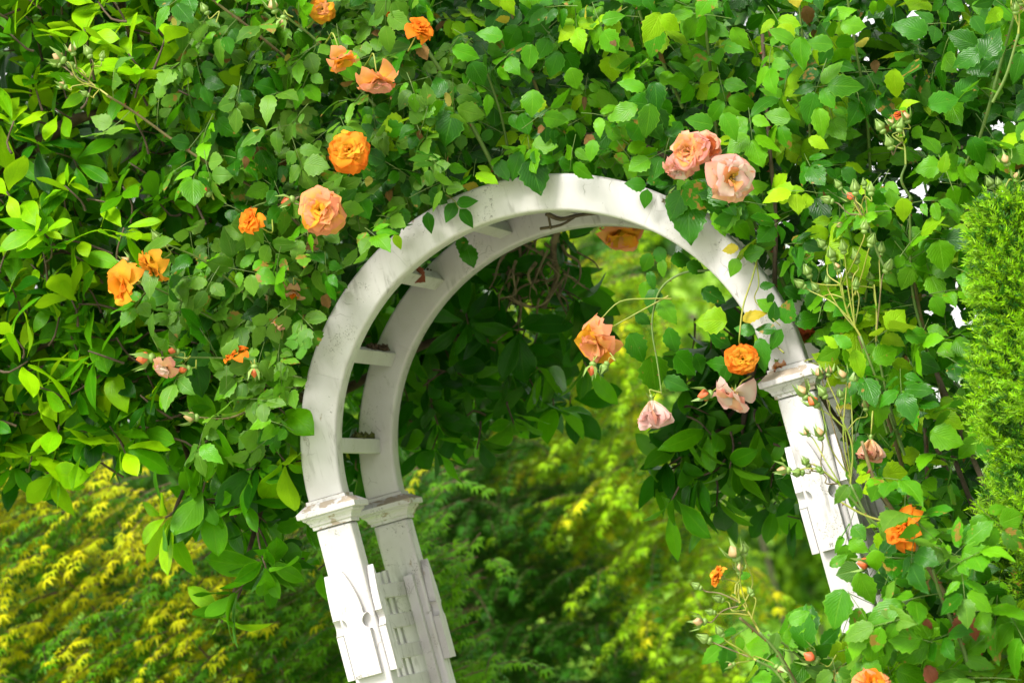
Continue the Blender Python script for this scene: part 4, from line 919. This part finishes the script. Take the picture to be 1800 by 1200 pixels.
# extra crown above the view, placed to shade the maple in the opening
for i in range(620):
    b = np.array([random.uniform(-3.0, -1.5), random.uniform(2.4, 4.4), random.uniform(4.5, 5.7)]); whorl(MA, b, nrm(rng.normal(size=3) + (0, 0, .8)), 6, .2, ['magn', 'magn_deep'], (50, 95), .3, False)
limb(MA, [(-2.6, 1.2, 2.0), (-2.4, 1.4, 3.2), (-2.3, 2.2, 4.3), (-2.2, 3.2, 5.0)], .07, .02)
# single sprigs that hang out of the mass
for px, py, y, dg, n, mats in ((300, 905, .12, 205, 9, ['magn', 'magn_young']), (355, 880, .16, 170, 7, ['magn']), (415, 1040, .2, 225, 7, ['magn', 'magn']), (395, 1085, .22, 235, 5, ['magn', 'magn_young']), (500, 810, .05, -50, 6, ['magn_young', 'magn']), (100, 830, .2, 235, 7, ['magn_young']),
                           (470, 985, .22, 250, 7, ['magn', 'magn_deep']), (165, 620, -.05, 160, 6, ['magn', 'magn_young']), (40, 640, -.08, 30, 5, ['magn_young']), (215, 410, -.05, 70, 8, ['magn_young']), (150, 60, -.1, 100, 7, ['magn_young']), (250, 130, -.1, 70, 6, ['magn_young'])):
    whorl(MA, at(px, py, y), imgdir(dg, .35), n, .125, mats, (35, 90), .5)
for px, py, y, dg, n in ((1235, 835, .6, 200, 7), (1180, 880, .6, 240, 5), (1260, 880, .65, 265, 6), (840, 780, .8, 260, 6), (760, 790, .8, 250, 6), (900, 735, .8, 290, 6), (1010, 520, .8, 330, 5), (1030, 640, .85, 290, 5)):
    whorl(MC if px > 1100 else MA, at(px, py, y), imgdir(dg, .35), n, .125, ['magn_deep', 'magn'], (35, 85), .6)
limb(MA, [(-2.75, 1.3, -.02), (-2.72, 1.28, .6), (-2.66, 1.25, 1.2), (-2.6, 1.2, 2.0)], .10, .075, name='trunk')
limb(MA, [(-2.6, 1.2, 2.0), at(-120, 400, .55), at(0, 300, .28), at(70, 250, .22), at(140, 208, .2), at(240, 190, .3)], .034, .009)
limb(MA, [(-2.6, 1.2, 2.0), at(-60, 620, .5), at(40, 620, .3), at(130, 580, .25)], .02, .006)
limb(MA, [(-2.6, 1.2, 2.0), (-2.1, 1.1, 2.6), at(330, 200, .9), at(520, 60, 1.0), at(800, -60, 1.1)], .05, .015)
limb(MA, [(-2.64, 1.22, 1.7), at(60, 540, .8), at(260, 560, .7), at(400, 640, .7), at(560, 700, .75), at(760, 600, 1.0), at(900, 600, 1.1)], .03, .008)
limb(MA, [at(400, 640, .7), at(470, 800, .45), at(440, 960, .3), at(410, 1040, .24)], .011, .003)
limb(MA, [at(260, 640, .6), at(330, 800, .3), at(310, 890, .16), at(300, 905, .13)], .009, .003)
limb(MA, [at(330, 200, .9), at(235, 60, .4), at(215, 10, .3), at(200, -60, .3)], .014, .008)
limb(MC, [(1.15, 1.75, -.02), (1.12, 1.72, .8), (1.05, 1.7, 1.6), (.98, 1.65, 2.3), (.9, 1.5, 2.9)], .09, .05, name='trunk')
limb(MC, [(1.03, 1.68, 1.9), at(1420, 760, 1.2), at(1330, 700, .85), at(1260, 760, .7)], .025, .006)
limb(MC, [(1.0, 1.66, 2.2), at(1440, 560, 1.2), at(1340, 600, .8), at(1300, 780, .7)], .025, .006)

# ------------------------------------------------------------------ lichen-covered twigs under the crown of the arch
VN = Plant('dead_vine', 'tangle of brown lichen-covered twigs hanging behind the crown of the arch', 'vine', tuple(at(960, 400, .78)))
VN.cane([at(985, 380, .72), at(975, 430, .76), at(978, 490, .8), at(955, 540, .84)], .012, .007, 'lichen', 'stem', 0, 7, 8, .3)
for i in range(46):
    x0 = random.uniform(890, 1000); y0 = random.uniform(395, 520); P0 = at(x0, y0, random.uniform(.7, .85)); pts = [P0]; d = nrm(imgdir(random.uniform(200, 330), random.uniform(-.4, .4)))
    for k in range(4): d = nrm(d + rng.normal(size=3)*.45 + np.array([-.12, 0, -.12])); pts.append(pts[-1] + d*random.uniform(.022, .045))
    VN.twig_tube(spline(pts, 3), random.uniform(.003, .0055), .0015, 'lichen', 5)

# ------------------------------------------------------------------ maples
PA = Plant('maple_tree', 'golden-green japanese maple with layered star leaves below the magnolia', 'tree', (-1.9, 2.7, 0))
PB = Plant('maple_tree', 'out of focus maple seen through the arch opening', 'tree', (-2.2, 6.2, 0))
def scatter_maple(P, poly, n, ylo, yhi, d0, goldf, green='maple', size=.064, L=(.16, .3), layer=.15):
    for px, py in sample_poly(poly, n):
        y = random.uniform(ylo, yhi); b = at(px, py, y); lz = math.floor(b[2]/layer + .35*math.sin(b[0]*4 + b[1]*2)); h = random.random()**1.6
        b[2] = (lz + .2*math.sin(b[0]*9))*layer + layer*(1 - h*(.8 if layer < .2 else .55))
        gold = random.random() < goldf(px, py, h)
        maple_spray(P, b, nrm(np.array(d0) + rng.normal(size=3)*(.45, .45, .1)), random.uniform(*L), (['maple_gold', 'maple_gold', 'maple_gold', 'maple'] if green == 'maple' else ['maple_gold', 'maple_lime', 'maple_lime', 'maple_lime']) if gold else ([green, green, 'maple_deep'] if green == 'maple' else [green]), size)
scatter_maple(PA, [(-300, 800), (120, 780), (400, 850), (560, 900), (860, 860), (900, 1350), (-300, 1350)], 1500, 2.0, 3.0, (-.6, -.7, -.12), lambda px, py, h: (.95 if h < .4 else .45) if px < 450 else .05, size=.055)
scatter_maple(PB, [(640, 780), (960, 640), (1010, 440), (1130, 430), (1160, 560), (1200, 640), (1200, 800), (1260, 930), (1330, 1060), (1330, 1350), (600, 1350), (600, 850)], 2000, 4.2, 6.4, (-.2, -.8, -.1), lambda px, py, h: (.92 if h < .5 else .7) if px > 960 + max(0, py-850)*.6 else (.35 if py < 800 else .02), 'maple_deep', size=.060, layer=.24, L=(.22, .40))  # lit right side and shaded lower left are put into the leaf colours
limb(PA, [(-1.9, 2.7, -.02), (-1.8, 2.6, .5), (-1.6, 2.4, 1.1), (-1.3, 2.1, 1.5)], .07, .03, 'bark_maple', 'trunk')
for px, py, y in ((100, 1000, 1.6), (300, 1080, 1.5), (480, 1150, 1.5), (700, 1060, 1.7), (200, 900, 1.9)): limb(PA, [(-1.5, 2.3, 1.3), .5*(np.array((-1.5, 2.3, 1.3)) + at(px, py, y + .6)) + rng.normal(size=3)*.04, at(px, py, y + .6)], .010, .002, 'bark_maple')
limb(PB, [(-2.2, 6.2, -.02), (-2.15, 6.1, .6), (-2.0, 6.0, 1.3), (-1.8, 5.8, 1.9)], .08, .035, 'bark_maple', 'trunk')
for px, py, y in ((800, 900, 5.2), (950, 800, 5.2), (1080, 700, 5.4), (1150, 1000, 5.0), (900, 1100, 5.0), (1060, 500, 5.6)): limb(PB, [(-1.9, 5.9, 1.6), .5*(np.array((-1.9, 5.9, 1.6)) + at(px, py, y)) + (0, 0, .06), at(px, py, y)], .014, .003, 'bark_maple')

# ------------------------------------------------------------------ yew at the edge of the view
YP = at(1845, 640, -.42)
YW = Plant('yew_shrub', 'upright yew with lime green new needles beside the budding rose', 'shrub', (YP[0], YP[1], 0), None, 260, 'sprig')
def yew():
    top = at(1790, 352, -.42)[2]
    for i in range(7500):
        z = random.uniform(1.15, top); t = (top - z)/(top - 1.15); rad = .03 + .168*min(1, t*1.5)**.75*(1 + .16*math.sin(z*21 + 1) + .1*math.sin(z*47)); th = random.uniform(0, 2*math.pi); f = 1 - .32*random.random()**1.6 + (.22*random.random() if random.random() < .12 else 0)
        if math.sin(th) > .45: continue
        rr = rad*f*(1 + .12*math.sin(th*7 + z*15)); p = np.array([YP[0] + math.cos(th)*rr, YP[1] + math.sin(th)*rr*.85, z])
        ax = nrm([math.cos(th)*.75, math.sin(th)*.75, .65] + rng.normal(size=3)*.35)
        YW.leaf(('yew', random.randrange(4)), 'yew_tip' if (f > .83 and random.random() < .85) else 'yew', frame(p, ax, rng.normal(size=3), random.uniform(.038, .062)))
yew()
limb(YW, [(YP[0], YP[1], -.02), (YP[0], YP[1], 1.0), (YP[0], YP[1], 1.9), (YP[0], YP[1], at(1790, 360, -.42)[2])], .03, .006, 'bark', 'trunk')

# ------------------------------------------------------------------ distance
def far_shrub(name, label, cat, c, rad, n, mats, group, trunk=None, lsize=.11):
    z0 = float(ground_z(np.array(c[0]), np.array(c[1]))); P = Plant(name, label, cat, (c[0], c[1], z0), group, 0)
    lumps = [(rng.normal(size=3)*.5, random.uniform(.35, .6)) for _ in range(14)]
    for i in range(n):
        o, r = random.choice(lumps); d = nrm(rng.normal(size=3)); p = np.array(c) + (o*.7 + d*r*random.random()**.35)*np.array(rad)
        P.leaf(('far', random.randrange(3)), random.choice(mats), frame(p, nrm(rng.normal(size=3) + (0, 0, -.3)), nrm(d + (0, -.3, .6)), lsize*random.uniform(.7, 1.3)))
    limb(P, [(c[0], c[1], z0 - .05), (c[0]+.05, c[1], .5*(z0+c[2])), (c[0], c[1], c[2] + rad[2]*.4)], trunk or .04, .02, 'bark_far', 'trunk')
FG = 'trees and shrubs on the bank'
def far_at(px, py, y): return tuple(at(px, py, y))
far_shrub('distant_tree', 'grey-trunked distant tree glimpsed under the crown of the arch', 'tree', far_at(1110, 330, 16), (1.9, 1.5, 1.6), 2600, ['far_deep', 'far'], FG, .06, .16)
far_shrub('distant_tree', 'tall dark tree standing behind the magnolia', 'tree', far_at(250, 330, 9), (2.6, 1.0, 2.6), 3000, ['far_deep'], FG, .15, .26)
far_shrub('distant_tree', 'dark tree crown behind the roses on top of the arch', 'tree', far_at(830, 180, 10), (2.0, 1.0, 1.5), 2400, ['far_deep'], FG, .12, .26)
far_shrub('distant_shrub', 'blurred light green shrub behind the opening of the arch', 'shrub', far_at(1240, 640, 13), (.75, .8, .8), 1500, ['far'], FG, .012, .12)
far_shrub('distant_shrub', 'blurred dark shrub behind the maple in the opening', 'shrub', far_at(800, 950, 9), (1.5, .8, 1.5), 3200, ['far_deep'], FG, None, .12)
far_shrub('distant_shrub', 'blurred dark bush behind the golden maple below the magnolia', 'shrub', far_at(150, 960, 5.2), (1.7, .7, 1.4), 4200, ['far_deep'], FG, None, .1)
far_shrub('distant_shrub', 'far low shrub on the lawn beyond the budding rose', 'shrub', far_at(1500, 1010, 16), (1.3, .8, 1.5), 1500, ['far'], FG, None, .15)
far_shrub('distant_shrub', 'far rounded bush beyond the yew', 'shrub', far_at(1720, 900, 18), (1.6, .9, 1.6), 1500, ['far_deep', 'far'], FG, None, .16)
far_shrub('distant_shrub', 'blurred bush on the lawn left of the lower right post', 'shrub', far_at(1390, 960, 14), (.55, .5, .6), 900, ['far', 'far', 'far_deep'], FG, .012, .12)

# ------------------------------------------------------------------ give each plant its leaves: the largest in view singly, the rest as one part
def finish():
    G = 4.0; W, Hh = int(1800/G), int(1200/G); occ = np.zeros((Hh, W), bool)
    rec = []
    for pi, P in enumerate(PLANTS):
        if not P.leaves: continue
        mats = np.array([l[2] for l in P.leaves]); mid = mats[:, :3, 3] + mats[:, :3, 1]*.5; pr = project(mid)
        s = np.linalg.norm(mats[:, :3, 1], axis=1); nd = np.abs((mats[:, :3, 2]/s[:, None]) @ CF)
        for li in range(len(P.leaves)): rec.append((pr[li, 2], pr[li, 0], pr[li, 1], s[li]*FPX/pr[li, 2]*.36*(.35 + .65*nd[li]), pi, li))
    rec.sort(); score = {i: {} for i in range(len(PLANTS))}
    arch_done = False
    for z, x, y, r, pi, li in rec:
        if not arch_done and z > 8.0:
            arch_done = True
            for j in range(Hh):
                for i in range(W):
                    X, Z, rr = arch_zone((i+.5)*G, (j+.5)*G)
                    if (Z > -.05 and abs(rr - RC) < PW/2) or (Z <= -.05 and (abs(X-RC) < PW/2 or abs(X+RC) < PW/2)): occ[j, i] = True
        r = max(r, G*.5); i0, i1 = int((x-r)/G), int((x+r)/G)+1; j0, j1 = int((y-r)/G), int((y+r)/G)+1
        if i1 <= 0 or j1 <= 0 or i0 >= W or j0 >= Hh: continue
        i0, j0 = max(i0, 0), max(j0, 0); sub = occ[j0:j1, i0:i1]; c = sub.size - int(sub.sum())
        if c: score[pi][li] = c; sub[:] = True
    for pi, P in enumerate(PLANTS):
        pick = set(sorted(score[pi], key=lambda k: -score[pi][k])[:P.quota]) if P.quota else set()
        pick = {k for k in pick if score[pi][k] >= 2}
        for k in sorted(pick): tpl, mt, m = P.leaves[k]; place(tpl, mt, m, P.piece, P.root)
        rest = [((l[0][0] + '_plain', l[0][1]) if ((l[0][0] in ('rose', 'magn', 'maple') and k not in score[pi]) or (P is PB and l[0][0] == 'maple')) else l[0], l[1], l[2]) for k, l in enumerate(P.leaves) if k not in pick]; o0 = np.array(P.root.location)
        if rest:
            mk = sorted({l[1] for l in rest}); V, T, U, MI, n = [], [], [], [], 0
            for tpl in sorted({l[0] for l in rest}):
                for mi, m in enumerate(mk):
                    ms = [l[2] for l in rest if l[0] == tpl and l[1] == m]
                    if not ms: continue
                    A = np.array(ms); v, t, u = TPL[tpl]; vv = np.einsum('nij,kj->nki', A[:, :3, :3], v) + A[:, None, :3, 3] - o0
                    k = len(v); V.append(vv.reshape(-1, 3)); T.append((t[None] + (np.arange(len(ms))*k)[:, None, None] + n).reshape(-1, 3)); U.append(np.tile(u, (len(ms), 1))); MI.append(np.full(len(ms)*len(t), mi)); n += len(ms)*k
            o = link(bpy.data.objects.new('foliage', np_mesh('foliage', np.concatenate(V), np.concatenate(T), np.concatenate(U), [M[m] for m in mk], np.concatenate(MI))), P.root); o['kind'] = 'stuff'
        if P.twig.n:
            o = P.twig.obj('twigs', [M[m] for m in P.twig_mat], P.root, o0); o['kind'] = 'stuff'
finish()
print('objects', len(bpy.data.objects), 'tris', sum(len(m.polygons) for m in bpy.data.meshes))
